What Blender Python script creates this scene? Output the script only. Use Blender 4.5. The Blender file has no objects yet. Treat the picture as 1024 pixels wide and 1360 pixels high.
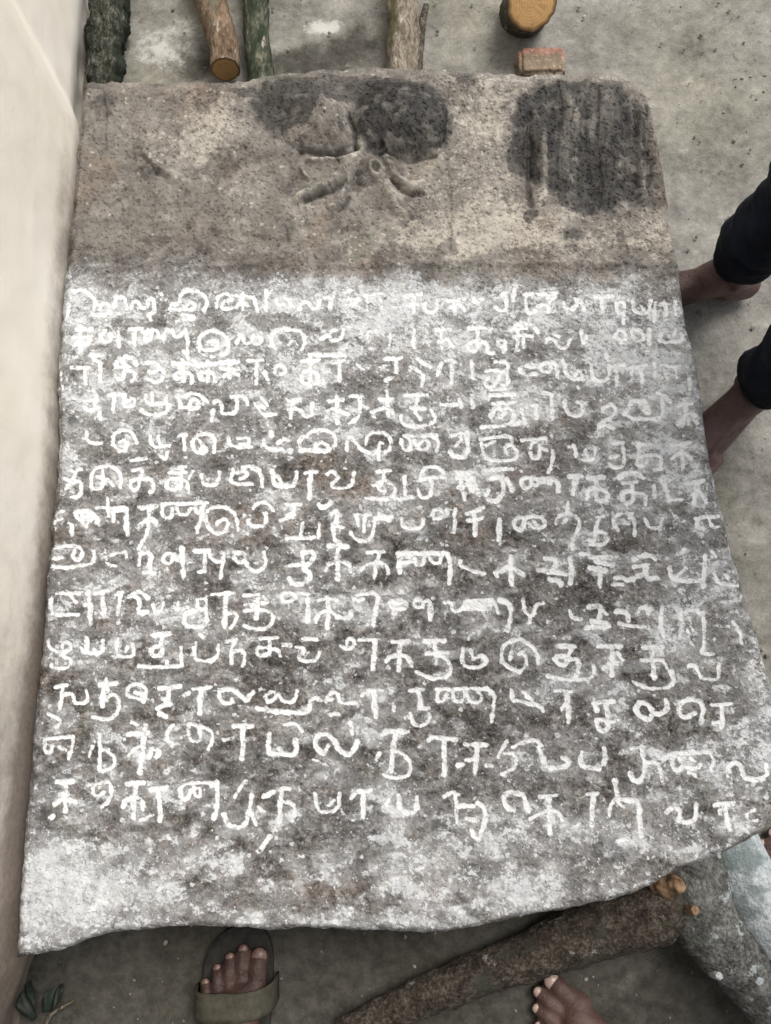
import bpy, bmesh, math, random
import numpy as np
from mathutils import Vector, Matrix, Quaternion

random.seed(7)
S = bpy.context.scene
COL = S.collection

# ---------------------------------------------------------------- camera
CAM_H = 1.2
TILT = math.radians(13.0)
cam_d = bpy.data.cameras.new('camera')
cam = bpy.data.objects.new('camera', cam_d)
COL.objects.link(cam)
cam.location = (0, 0, CAM_H)
cam.rotation_euler = (TILT, 0, 0)
cam_d.sensor_fit = 'VERTICAL'
cam_d.sensor_height = 36.0
cam_d.lens = 36.0 * 1000.0 / 1360.0
cam_d.clip_start = 0.02
cam_d.clip_end = 200.0
S.camera = cam

# ---------------------------------------------------------------- sky, sun, exposure
SUN_EL, SUN_AZ = math.radians(60), math.radians(38)     # azimuth from +Y towards +X
w = bpy.data.worlds.new('World')
S.world = w
w.use_nodes = True
wn = w.node_tree
bg = wn.nodes['Background']
sky = wn.nodes.new('ShaderNodeTexSky')
sky.sky_type = 'NISHITA'
sky.sun_disc = False
sky.sun_elevation = SUN_EL
sky.sun_rotation = SUN_AZ
sky.dust_density = 4.0
sky.air_density = 1.0
hs = wn.nodes.new('ShaderNodeHueSaturation')            # overcast: the sky is nearly grey
hs.inputs['Saturation'].default_value = 0.22
wn.links.new(sky.outputs[0], hs.inputs['Color'])
wn.links.new(hs.outputs[0], bg.inputs['Color'])
bg.inputs['Strength'].default_value = 0.125

sd = bpy.data.lights.new('sun', 'SUN')
sun = bpy.data.objects.new('sun', sd)
COL.objects.link(sun)
sd.energy = 1.7
sd.angle = math.radians(28)
sd.color = (1.0, 0.95, 0.88)
sdir = Vector((math.cos(SUN_EL) * math.sin(SUN_AZ), math.cos(SUN_EL) * math.cos(SUN_AZ), math.sin(SUN_EL)))
sun.rotation_euler = sdir.to_track_quat('Z', 'Y').to_euler()

S.view_settings.view_transform = 'Standard'
S.view_settings.look = 'None'
S.view_settings.gamma = 1.0
S.view_settings.use_curve_mapping = False
S.view_settings.exposure = 0.52

# ---------------------------------------------------------------- maths helpers
CT, ST = math.cos(TILT), math.sin(TILT)


def place(x, y, z0=0.0, k=0.0):
    """world point on the plane z = z0 + k*Y seen at photo pixel (x, y); works on arrays"""
    x = np.asarray(x, float); y = np.asarray(y, float)
    dx, dy = (x - 512) / 1000.0, (680 - y) / 1000.0
    Yd = dy * CT + ST
    Zd = dy * ST - CT
    t = (CAM_H - z0) / (k * Yd - Zd)
    return np.stack([t * dx, t * Yd, CAM_H + t * Zd], -1)


def P(x, y, z=0.0):
    return Vector(place(x, y, z).tolist())


def _hash(ix, iy, iz, seed):
    h = (ix.astype(np.int64) * 374761393 + iy.astype(np.int64) * 668265263 + iz.astype(np.int64) * 2147483647 + seed * 974634777) & 0xffffffff
    h = ((h ^ (h >> 13)) * 1274126177) & 0xffffffff
    h = ((h ^ (h >> 16)) * 2246822519) & 0xffffffff
    return ((h ^ (h >> 15)) & 0xffffff) / float(0xffffff)


def vnoise(x, y, seed=0):
    x = np.asarray(x, float); y = np.asarray(y, float)
    ix, iy = np.floor(x), np.floor(y)
    fx, fy = x - ix, y - iy
    fx = fx * fx * fx * (fx * (fx * 6 - 15) + 10); fy = fy * fy * fy * (fy * (fy * 6 - 15) + 10)
    z = np.zeros_like(ix)
    a = _hash(ix, iy, z, seed); b = _hash(ix + 1, iy, z, seed)
    c = _hash(ix, iy + 1, z, seed); d = _hash(ix + 1, iy + 1, z, seed)
    return (a * (1 - fx) + b * fx) * (1 - fy) + (c * (1 - fx) + d * fx) * fy


def fbm(x, y, octv=4, seed=0, gain=0.5):
    s = 0.0; a = 1.0; t = 0.0
    for i in range(octv):
        # every octave turned a little so that the lattice does not show
        r = 0.6 + i * 1.1
        cx, sx = math.cos(r), math.sin(r)
        s = s + a * vnoise((x * cx - y * sx) * 2 ** i + 17.3 * i, (x * sx + y * cx) * 2 ** i + 9.1 * i, seed + i)
        t += a; a *= gain
    return s / t


def vnoise3(p, seed=0):
    ip = np.floor(p); f = p - ip
    f = f * f * (3 - 2 * f)
    out = 0
    for dx in (0, 1):
        for dy in (0, 1):
            for dz in (0, 1):
                wgt = (f[:, 0] if dx else 1 - f[:, 0]) * (f[:, 1] if dy else 1 - f[:, 1]) * (f[:, 2] if dz else 1 - f[:, 2])
                out = out + wgt * _hash(ip[:, 0] + dx, ip[:, 1] + dy, ip[:, 2] + dz, seed)
    return out


def fbm3(p, octv=3, seed=0):
    s = 0; a = 1; t = 0
    for i in range(octv):
        s = s + a * vnoise3(p * 2 ** i + 5.7 * i, seed + i); t += a; a *= .5
    return s / t


def sstep(a, b, x):
    t = np.clip((x - a) / (b - a), 0, 1)
    return t * t * (3 - 2 * t)


# ---------------------------------------------------------------- object helpers
def tag(o, label=None, cat=None, group=None, kind=None):
    if label: o['label'] = label
    if cat: o['category'] = cat
    if group: o['group'] = group
    if kind: o['kind'] = kind
    return o


def empty(name, loc=(0, 0, 0)):
    o = bpy.data.objects.new(name, None)
    o.empty_display_size = 0.05
    COL.objects.link(o)
    o.location = loc
    return o


def link_mesh(name, me, mat=None, parent=None):
    o = bpy.data.objects.new(name, me)
    COL.objects.link(o)
    if mat: me.materials.append(mat)
    if parent:
        o.parent = parent
        o.matrix_parent_inverse = Matrix.Translation(parent.location).inverted()
    return o


def np_mesh(name, verts, quads, smooth=False, attrs=None, tris=None):
    me = bpy.data.meshes.new(name)
    nq = len(quads); nt = 0 if tris is None else len(tris)
    me.vertices.add(len(verts))
    me.vertices.foreach_set('co', np.asarray(verts, np.float32).ravel())
    loops = np.asarray(quads, np.int32).ravel()
    starts = np.arange(nq, dtype=np.int32) * 4
    if nt:
        starts = np.concatenate([starts, nq * 4 + np.arange(nt, dtype=np.int32) * 3])
        loops = np.concatenate([loops, np.asarray(tris, np.int32).ravel()])
    me.loops.add(len(loops))
    me.polygons.add(nq + nt)
    me.loops.foreach_set('vertex_index', loops)
    me.polygons.foreach_set('loop_start', starts)
    me.polygons.foreach_set('use_smooth', np.full(nq + nt, smooth, bool))
    me.update(calc_edges=True)
    me.validate()
    for k, v in (attrs or {}).items():
        a = me.attributes.new(k, 'FLOAT', 'POINT')
        a.data.foreach_set('value', np.asarray(v, np.float32))
    return me


def sub_mesh(name, verts, quads, attrs, smooth=False):
    used, inv = np.unique(quads.ravel(), return_inverse=True)
    return np_mesh(name, verts[used], inv.reshape(-1, 4), smooth, {k: v[used] for k, v in attrs.items()})


# ---------------------------------------------------------------- material helpers
class NT:
    def __init__(s, name):
        s.m = bpy.data.materials.new(name)
        s.m.use_nodes = True
        s.t = s.m.node_tree
        s.b = s.t.nodes['Principled BSDF']
        s.co = s.t.nodes.new('ShaderNodeTexCoord')

    def n(s, typ, **kw):
        o = s.t.nodes.new(typ)
        for k, v in kw.items(): setattr(o, k, v)
        return o

    def set(s, sock, v):
        if hasattr(v, 'is_output') or hasattr(v, 'links'): s.t.links.new(v, sock)
        else: sock.default_value = v

    def noise(s, scale, detail=4, rough=.6, vec=None, dist=0.0):
        o = s.n('ShaderNodeTexNoise')
        s.t.links.new(vec or s.co.outputs['Object'], o.inputs['Vector'])
        o.inputs['Scale'].default_value = scale; o.inputs['Detail'].default_value = detail
        o.inputs['Roughness'].default_value = rough; o.inputs['Distortion'].default_value = dist
        return o.outputs['Fac']

    def scaled(s, sc):
        o = s.n('ShaderNodeMapping'); o.inputs['Scale'].default_value = sc
        s.t.links.new(s.co.outputs['Object'], o.inputs['Vector'])
        return o.outputs[0]

    def attr(s, name):
        return s.n('ShaderNodeAttribute', attribute_name=name).outputs['Fac']

    def math(s, op, a, b=0.0, c=0.0, clamp=False):
        o = s.n('ShaderNodeMath', operation=op, use_clamp=clamp)
        s.set(o.inputs[0], a); s.set(o.inputs[1], b); s.set(o.inputs[2], c)
        return o.outputs[0]

    def ramp01(s, v, lo, hi):
        o = s.n('ShaderNodeMapRange', interpolation_type='SMOOTHSTEP')
        s.set(o.inputs[0], v); s.set(o.inputs[1], lo); s.set(o.inputs[2], hi)
        return o.outputs[0]

    def mix(s, f, a, b, typ='MIX'):
        o = s.n('ShaderNodeMix', data_type='RGBA', blend_type=typ)
        s.set(o.inputs['Factor'], f)
        for k, v in ((6, a), (7, b)):
            s.set(o.inputs[k], (*v, 1) if isinstance(v, tuple) and len(v) == 3 else v)
        return o.outputs[2]

    def ramp(s, v, stops):
        o = s.n('ShaderNodeValToRGB')
        s.t.links.new(v, o.inputs[0])
        e = o.color_ramp.elements
        while len(e) < len(stops): e.new(0.5)
        for q, (p, c) in zip(e, stops):
            q.position = p; q.color = (*c, 1)
        return o.outputs[0]

    def flecks(s, scale, dens, rmin=.18, rvar=.24, seed=0.0):
        """scattered round flecks: a share dens of the cells holds one"""
        wob = s.n('ShaderNodeTexNoise'); wob.inputs['Scale'].default_value = scale * 1.7; wob.inputs['Detail'].default_value = 3
        s.t.links.new(s.co.outputs['Object'], wob.inputs['Vector'])
        add = s.n('ShaderNodeVectorMath', operation='MULTIPLY_ADD')
        s.t.links.new(wob.outputs['Color'], add.inputs[0]); add.inputs[1].default_value = (.9 / scale,) * 3
        s.t.links.new(s.co.outputs['Object'], add.inputs[2])
        sh = s.n('ShaderNodeVectorMath', operation='ADD'); s.t.links.new(add.outputs[0], sh.inputs[0]); sh.inputs[1].default_value = (seed, seed * .7, 0)
        v = s.n('ShaderNodeTexVoronoi'); v.inputs['Scale'].default_value = scale
        s.t.links.new(sh.outputs[0], v.inputs['Vector'])
        sep = s.n('ShaderNodeSeparateColor'); s.t.links.new(v.outputs['Color'], sep.inputs[0])
        r = s.math('MULTIPLY_ADD', sep.outputs[1], rvar, rmin)
        on = s.math('LESS_THAN', sep.outputs[0], dens)
        return s.math('MULTIPLY', on, s.ramp01(v.outputs['Distance'], s.math('MULTIPLY', r, 1.25), s.math('MULTIPLY', r, .7)))

    def bump(s, h, strength=.4, dist=.002):
        o = s.n('ShaderNodeBump')
        o.inputs['Strength'].default_value = strength; o.inputs['Distance'].default_value = dist
        s.t.links.new(h, o.inputs['Height'])
        s.t.links.new(o.outputs[0], s.b.inputs['Normal'])

    def done(s, col, rough=.85, spec=.3):
        s.set(s.b.inputs['Base Color'], (*col, 1) if isinstance(col, tuple) else col)
        s.set(s.b.inputs['Roughness'], rough)
        s.b.inputs['Specular IOR Level'].default_value = spec
        return s.m


def mat_stone():
    s = NT('weathered stone')
    n0 = s.noise(16, 6, .68); n1 = s.noise(58, 5, .70); n2 = s.noise(150, 4, .72); n3 = s.noise(6, 3, .6); n4 = s.noise(420, 3, .75)
    speck = s.math('ADD', s.math('ADD', s.math('MULTIPLY', n0, .22), s.math('MULTIPLY', n1, .28)), s.math('ADD', s.math('MULTIPLY', n2, .32), s.math('MULTIPLY', n4, .18)))
    sp_up = s.math('ADD', s.math('ADD', s.math('MULTIPLY', n0, .40), s.math('MULTIPLY', n1, .30)), s.math('ADD', s.math('MULTIPLY', n2, .20), s.math('MULTIPLY', n4, .10)))
    low = s.ramp(speck, [(.405, (.016, .015, .014)), (.465, (.056, .051, .047)), (.525, (.140, .129, .119)), (.60, (.33, .312, .295))])
    up = s.ramp(sp_up, [(.36, (.078, .069, .060)), (.46, (.142, .128, .113)), (.54, (.205, .188, .168)), (.65, (.36, .338, .305))])
    base = s.mix(s.attr('upper'), low, up)
    # warm iron stains and a little algae
    base = s.mix(s.math('MULTIPLY', s.ramp01(n3, .52, .72), .45), base, s.mix(1.0, base, (1.0, .78, .62), 'MULTIPLY'))
    base = s.mix(s.math('MULTIPLY', s.attr('rust'), .6), base, (.20, .115, .072))
    base = s.mix(s.math('MULTIPLY', s.ramp01(s.noise(11, 4, .6), .56, .74), .3), base, (.15, .165, .12))
    # pale lichen, plus highlights painted on the carved ridges
    lich_highlight = s.ramp01(s.math('ADD', s.attr('pale'), s.math('MULTIPLY', s.math('SUBTRACT', s.noise(85, 5, .78), .5), 2.0)), .30, .85)
    base = s.mix(s.math('MULTIPLY', lich_highlight, .75), base, (.43, .40, .345))
    low_m = s.math('SUBTRACT', 1.0, s.attr('upper'))
    base = s.mix(s.math('MULTIPLY', s.flecks(135, s.math('MULTIPLY_ADD', low_m, .10, .05), .2, .4, 3.1), .6), base, s.mix(1.0, base, (.26, .25, .25), 'MULTIPLY'))
    base = s.mix(s.math('MULTIPLY', s.flecks(160, s.math('MULTIPLY_ADD', s.attr('pale'), .32, .012), .2, .4, 7.7), s.math('MULTIPLY', s.math('MULTIPLY', s.attr('upper'), s.math('SUBTRACT', 1.0, s.attr('stain_shade'), 0.0, True)), .45)), base, (.50, .475, .42))
    # dark wet / oily stains, plus shade painted into the grooves
    base = s.mix(s.attr('stain_shade'), base, s.mix(1.0, base, s.ramp(n1, [(.36, (.055, .062, .067)), (.66, (.22, .213, .21))]), 'MULTIPLY'))
    # chalk: rubbed powder with a ragged edge
    g = s.math('ADD', s.math('MULTIPLY', s.noise(40, 4, .65), .28), s.math('ADD', s.math('MULTIPLY', s.noise(115, 4, .70, None, .6), .47), s.math('MULTIPLY', s.noise(360, 3, .75), .25)))
    c = s.ramp01(s.math('SUBTRACT', s.attr('chalk'), s.math('MULTIPLY', s.math('SUBTRACT', g, .5), 5.2)), .38, .84)
    haze = s.math('MULTIPLY', s.math('MULTIPLY', s.attr('chalk'), .80), s.ramp01(s.noise(30, 5, .7), .15, .62), clamp=True)
    c = s.math('MAXIMUM', s.math('MULTIPLY', c, s.math('MULTIPLY_ADD', s.noise(75, 3, .7), 1.0, .36), clamp=True), haze)
    c = s.math('MULTIPLY', c, low_m)
    ink = s.math('MULTIPLY', s.ramp01(s.math('ADD', s.attr('ink'), s.math('MULTIPLY', s.math('SUBTRACT', s.noise(125, 4, .75), .5), 2.6)), .24, .72), s.ramp01(s.noise(85, 4, .75), .26, .50))
    fl = s.math('MULTIPLY', s.math('MAXIMUM', s.flecks(150, s.math('MULTIPLY_ADD', s.attr('chalk'), .25, .02), .14, .4), s.flecks(70, s.math('MULTIPLY_ADD', s.attr('chalk'), .10, .0), .10, .34, 1.3)), low_m)
    c = s.math('MAXIMUM', c, s.math('MULTIPLY', fl, .88))
    ink = s.math('MULTIPLY', ink, s.math('MAXIMUM', s.ramp01(s.attr('ink'), .02, .16), s.math('MULTIPLY', low_m, .75)))
    c = s.math('MAXIMUM', c, ink, clamp=True)
    ink_w = ink
    white = s.ramp(s.noise(60, 3, .6), [(.3, (.50, .52, .54)), (.7, (.68, .69, .69))])
    col = s.mix(c, base, white)
    col = s.mix(s.math('MULTIPLY', ink_w, s.math('MULTIPLY_ADD', s.noise(48, 5, .75), 1.5, .12), clamp=True), col, s.ramp(s.noise(70, 3, .6), [(.3, (.68, .69, .70)), (.7, (.80, .80, .79))]))
    s.bump(s.math('MULTIPLY', s.math('ADD', n2, s.math('MULTIPLY', n4, .8)), s.math('MULTIPLY_ADD', low_m, .5, .5)), .7, .0022)
    return s.done(col, s.math('SUBTRACT', .9, s.math('MULTIPLY', s.attr('stain_shade'), .28)), .3)


def mat_ground():
    s = NT('worn concrete')
    n1 = s.noise(7, 6, .65); n2 = s.noise(60, 5, .7); n3 = s.noise(260, 3, .7); n4 = s.noise(2.2, 3, .6)
    v = s.math('ADD', s.math('MULTIPLY', n1, .5), s.math('ADD', s.math('MULTIPLY', n2, .3), s.math('MULTIPLY', n3, .2)))
    col = s.ramp(v, [(.36, (.085, .080, .070)), (.46, (.17, .162, .145)), (.55, (.25, .24, .217)), (.66, (.39, .375, .34))])
    col = s.mix(s.math('MULTIPLY', s.ramp01(n4, .42, .66), .5), col, s.mix(1.0, col, (.86, .86, .70), 'MULTIPLY'))
    pale = s.ramp01(s.math('ADD', s.attr('pale'), s.math('MULTIPLY', s.math('SUBTRACT', s.noise(45, 5, .75), .5), 1.6)), .35, .8)
    col = s.mix(s.math('MULTIPLY', pale, .8), col, (.50, .49, .46))
    soil_shade = s.ramp01(s.math('ADD', s.attr('soil_shade'), s.math('MULTIPLY', s.math('SUBTRACT', s.noise(22, 5, .7), .5), 1.2)), .25, .85)
    col = s.mix(s.math('MULTIPLY', soil_shade, .85), col, s.ramp(n2, [(.35, (.016, .0145, .011)), (.65, (.050, .046, .036))]))  # soil colour, set darker to carry painted shade at the near end
    spot = s.ramp01(s.noise(34, 2, .5), .68, .74)
    col = s.mix(s.math('MULTIPLY', spot, .5), col, (.07, .066, .055))
    s.bump(s.math('ADD', n2, s.math('MULTIPLY', n3, .5)), .5, .004)
    return s.done(col, .88, .25)


def mat_wall():
    s = NT('cream limewash')
    n1 = s.noise(5, 5, .6); n2 = s.noise(120, 5, .7); n3 = s.noise(28, 6, .72)
    col = s.ramp(n1, [(.3, (.80, .74, .635)), (.5, (.83, .78, .69)), (.72, (.85, .815, .745))])
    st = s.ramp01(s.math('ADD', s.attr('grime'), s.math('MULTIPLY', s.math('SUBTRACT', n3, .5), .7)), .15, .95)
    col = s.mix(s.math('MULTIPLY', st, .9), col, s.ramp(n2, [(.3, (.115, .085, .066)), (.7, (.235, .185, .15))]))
    s.bump(s.math('ADD', s.math('MULTIPLY', n3, .8), n2), .25, .002)
    return s.done(col, .8, .25)


def mat_bark(name, dark, mid, light, moss=None, moss_amt=.5, lichen=None, lichen_amt=.3, stretch=(1, 1, 1)):
    s = NT(name)
    v = s.scaled(stretch)
    n1 = s.noise(55, 5, .7, v); n2 = s.noise(18, 4, .6, v); n3 = s.noise(220, 3, .7, v)
    m = s.math('ADD', s.math('MULTIPLY', n1, .6), s.math('MULTIPLY', n3, .4))
    col = s.ramp(m, [(.35, dark), (.5, mid), (.66, light)])
    if moss:
        col = s.mix(s.ramp01(n2, .62 - .3 * moss_amt, .72 - .2 * moss_amt), col, s.mix(m, tuple(x * .4 for x in moss), tuple(x * 1.5 for x in moss)))
    if lichen:
        n5 = s.noise(42, 4, .7, v)
        col = s.mix(s.ramp01(n5, .68 - .25 * lichen_amt, .76 - .2 * lichen_amt), col, lichen)
    s.bump(s.math('ADD', n1, s.math('MULTIPLY', n3, .6)), .8, .005)
    return s.done(col, .9, .2)


def mat_cutwood():
    s = NT('cut wood')
    n1 = s.noise(70, 4, .6); n2 = s.noise(25, 3, .6)
    r = s.attr('ring')
    rings = s.math('SINE', s.math('ADD', s.math('MULTIPLY', r, 55.0), s.math('MULTIPLY', n2, 9.0)))
    col = s.mix(s.math('MULTIPLY_ADD', rings, .22, .35), (.50, .31, .135), (.34, .185, .07))
    col = s.mix(s.ramp01(r, .80, .97), col, (.11, .062, .030))
    col = s.mix(s.math('MULTIPLY', s.ramp01(n1, .5, .75), .45), col, (.20, .115, .052))
    s.bump(n1, .5, .002)
    return s.done(col, .8, .25)


def mat_plain(name, c1, c2, scale=60, rough=.8, spec=.3, bump=.3, dist=.002):
    s = NT(name)
    n = s.noise(scale, 5, .65)
    col = s.mix(s.ramp01(n, .3, .7), c1, c2)
    if bump: s.bump(n, bump, dist)
    return s.done(col, rough, spec)


def mat_skin(nm='brown skin', k=1.0):
    s = NT(nm)
    n1 = s.noise(28, 4, .6); n2 = s.noise(260, 3, .6)
    col = s.ramp(n1, [(.3, (.062 * k, .034 * k, .029 * k)), (.5, (.105 * k, .059 * k, .050 * k)), (.72, (.155 * k, .092 * k, .077 * k))])
    col = s.mix(s.math('MULTIPLY', s.ramp01(n2, .45, .75), .3), col, (.10, .05, .04))
    s.bump(s.math('ADD', s.math('ADD', n2, n1), s.noise(90, 5, .75)), .6, .0025)
    s.b.inputs['Subsurface Weight'].default_value = .06
    s.b.inputs['Subsurface Radius'].default_value = (.004, .0015, .001)
    return s.done(col, .52, .4)


def mat_cloth(name, c1, c2):
    s = NT(name)
    n1 = s.noise(30, 4, .6)
    wv = s.n('ShaderNodeTexWave'); wv.inputs['Scale'].default_value = 420; wv.inputs['Distortion'].default_value = 1.5
    s.t.links.new(s.co.outputs['Object'], wv.inputs['Vector'])
    col = s.mix(s.ramp01(n1, .3, .7), c1, c2)
    s.bump(s.math('ADD', s.math('MULTIPLY', wv.outputs['Fac'], .3), n1), .35, .002)
    s.b.inputs['Sheen Weight'].default_value = .02
    return s.done(col, .9, .15)


M_STONE = mat_stone()
M_GROUND = mat_ground()
M_WALL = mat_wall()
M_CUT = mat_cutwood()
M_SKIN = mat_skin()
M_SKIN_SHADED = mat_skin('shaded brown skin', .55)  # same skin darkened: shade painted into the sandalled person's feet
M_SKIN_HALF_SHADED = mat_skin('half shaded brown skin', .80)  # same skin slightly darkened, painting shade on the near bare feet
M_NAIL2 = mat_plain('dark toenail', (.12, .07, .055), (.20, .125, .10), 200, .4, .5, 0)  # nail copy darkened to go with the shade painted into that skin
M_NAIL = mat_plain('toenail', (.30, .205, .17), (.42, .32, .28), 200, .35, .5, 0)
M_MOSSBARK = mat_bark('mossy bark', (.010, .011, .008), (.034, .036, .026), (.15, .15, .12), (.022, .028, .018), .5, (.30, .31, .27), .12, (1, .3, 1))
M_BROWNBARK = mat_bark('brown bark', (.045, .030, .020), (.145, .098, .064), (.27, .20, .14), (.12, .125, .095), .3, (.36, .34, .29), .18, (1, .3, 1))
M_REDBARK = mat_bark('red flecked bark', (.012, .016, .010), (.055, .062, .042), (.20, .19, .14), (.024, .034, .019), .5, (.42, .36, .31), .22, (1, .3, 1))
M_GREYBARK = mat_bark('grey brown bark', (.020, .018, .014), (.075, .066, .052), (.19, .175, .145), (.055, .058, .042), .3, (.36, .37, .34), .25)
M_TANBARK = mat_bark('tan bark', (.05, .042, .030), (.20, .165, .13), (.36, .32, .26), (.09, .085, .045), .45, (.42, .40, .36), .3, (1, .3, 1))
M_PALEBARK = mat_bark('pale smooth bark', (.24, .27, .28), (.42, .46, .475), (.58, .61, .62), (.20, .24, .24), .4, (.62, .65, .66), .25)

# ---------------------------------------------------------------- ground
def axis_coords(lo, hi, step, far):
    core = np.arange(lo, hi + 1e-6, step)
    g = step * np.cumsum(1.35 ** np.arange(1, 24))
    g = g[g < far]
    return np.concatenate([lo - g[::-1], core, hi + g])


def build_ground():
    xs = axis_coords(-.9, 1.1, .006, 14); ys = axis_coords(-.75, 1.5, .006, 14)
    X, Y = np.meshgrid(xs, ys)
    near = np.exp(-((X / 2.5) ** 2 + ((Y - .4) / 2.5) ** 2))
    Z = ((fbm(X * 3, Y * 3, 4, 3) - .5) * .016 + (fbm(X * 30, Y * 30, 3, 8) - .5) * .004) * near - .006
    pale = np.zeros_like(X); soil_shade = np.zeros_like(X)

    def blob(f, px, py, rx, ry, a):
        c = place(px, py); sx = rx * .0013; sy = ry * .0013
        f += a * np.exp(-(((X - c[0]) / sx) ** 2 + ((Y - c[1]) / sy) ** 2))
    for b in [(215, 60, 60, 45, .75), (250, 30, 30, 20, .3), (430, 32, 40, 18, .9), (640, 15, 60, 30, .15), (880, 40, 120, 50, .25), (960, 160, 60, 80, .2), (915, 190, 30, 40, .2), (930, 250, 40, 60, .2)]:
        blob(pale, *b)
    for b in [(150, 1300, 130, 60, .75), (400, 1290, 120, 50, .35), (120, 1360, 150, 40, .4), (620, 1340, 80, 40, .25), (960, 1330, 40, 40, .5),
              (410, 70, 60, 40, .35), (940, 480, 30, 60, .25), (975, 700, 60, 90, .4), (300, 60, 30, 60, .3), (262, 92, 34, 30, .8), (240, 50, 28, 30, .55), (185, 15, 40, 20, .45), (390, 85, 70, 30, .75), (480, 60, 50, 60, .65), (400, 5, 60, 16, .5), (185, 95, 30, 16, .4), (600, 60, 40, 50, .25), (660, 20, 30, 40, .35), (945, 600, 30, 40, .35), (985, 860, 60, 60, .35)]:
        blob(soil_shade, *b)
    soil_shade += .85 * sstep(-.12, -.36, Y) * sstep(1.3, .5, np.abs(X))      # soil tone plus painted shade in front of the slab
    n, m = X.shape
    idx = np.arange(n * m).reshape(n, m)
    q = np.stack([idx[:-1, :-1], idx[:-1, 1:], idx[1:, 1:], idx[1:, :-1]], -1).reshape(-1, 4)
    me = np_mesh('ground', np.stack([X, Y, Z], -1).reshape(-1, 3), q, True, {'pale': pale.ravel(), 'soil_shade': soil_shade.ravel()})
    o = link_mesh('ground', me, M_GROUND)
    tag(o, 'worn grey concrete floor with pale patches, soil and painted shade', None, None, 'structure')


build_ground()

# ---------------------------------------------------------------- stone slab
SZ, SK = 0.19, -0.03                                    # top face: z = SZ + SK * Y


def spline(pts, n):
    """points evenly spread along a smoothed polyline"""
    p = np.array(pts, float)
    for _ in range(2):
        q = np.empty((2 * len(p), 2)); q[0] = p[0]; q[-1] = p[-1]
        q[1:-1:2] = .75 * p[:-1] + .25 * p[1:]
        q[2:-1:2] = .25 * p[:-1] + .75 * p[1:]
        p = q
    d = np.concatenate([[0], np.cumsum(np.hypot(*np.diff(p, axis=0).T))])
    t = np.linspace(0, d[-1], n)
    return np.stack([np.interp(t, d, p[:, 0]), np.interp(t, d, p[:, 1])], -1)


EDGE_TOP = [(113, 109), (140, 107), (200, 109), (280, 108), (310, 108), (345, 102), (375, 96), (430, 94), (490, 90), (560, 92), (640, 95), (690, 98), (745, 97), (800, 97), (835, 103), (862, 125)]
EDGE_BOT = [(17, 1276), (40, 1273), (75, 1266), (100, 1256), (130, 1245), (170, 1240), (215, 1236), (270, 1232), (330, 1236), (365, 1240), (410, 1234), (480, 1239), (560, 1242), (610, 1240), (650, 1229), (720, 1215), (790, 1203), (840, 1190), (870, 1176), (900, 1161), (935, 1144), (990, 1122), (1040, 1085)]
EDGE_L = [(113, 109), (106, 140), (102, 200), (95, 260), (88, 320), (82, 380), (76, 450), (72, 520), (76, 580), (74, 620), (64, 700), (58, 780), (52, 850), (44, 930), (38, 1000), (30, 1080), (24, 1160), (19, 1230), (17, 1276)]
EDGE_R = [(862, 125), (874, 170), (882, 230), (893, 290), (903, 345), (910, 410), (925, 470), (937, 540), (943, 600), (956, 650), (973, 720), (988, 780), (1008, 840), (1026, 900), (1040, 960), (1050, 1020), (1040, 1085)]

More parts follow.
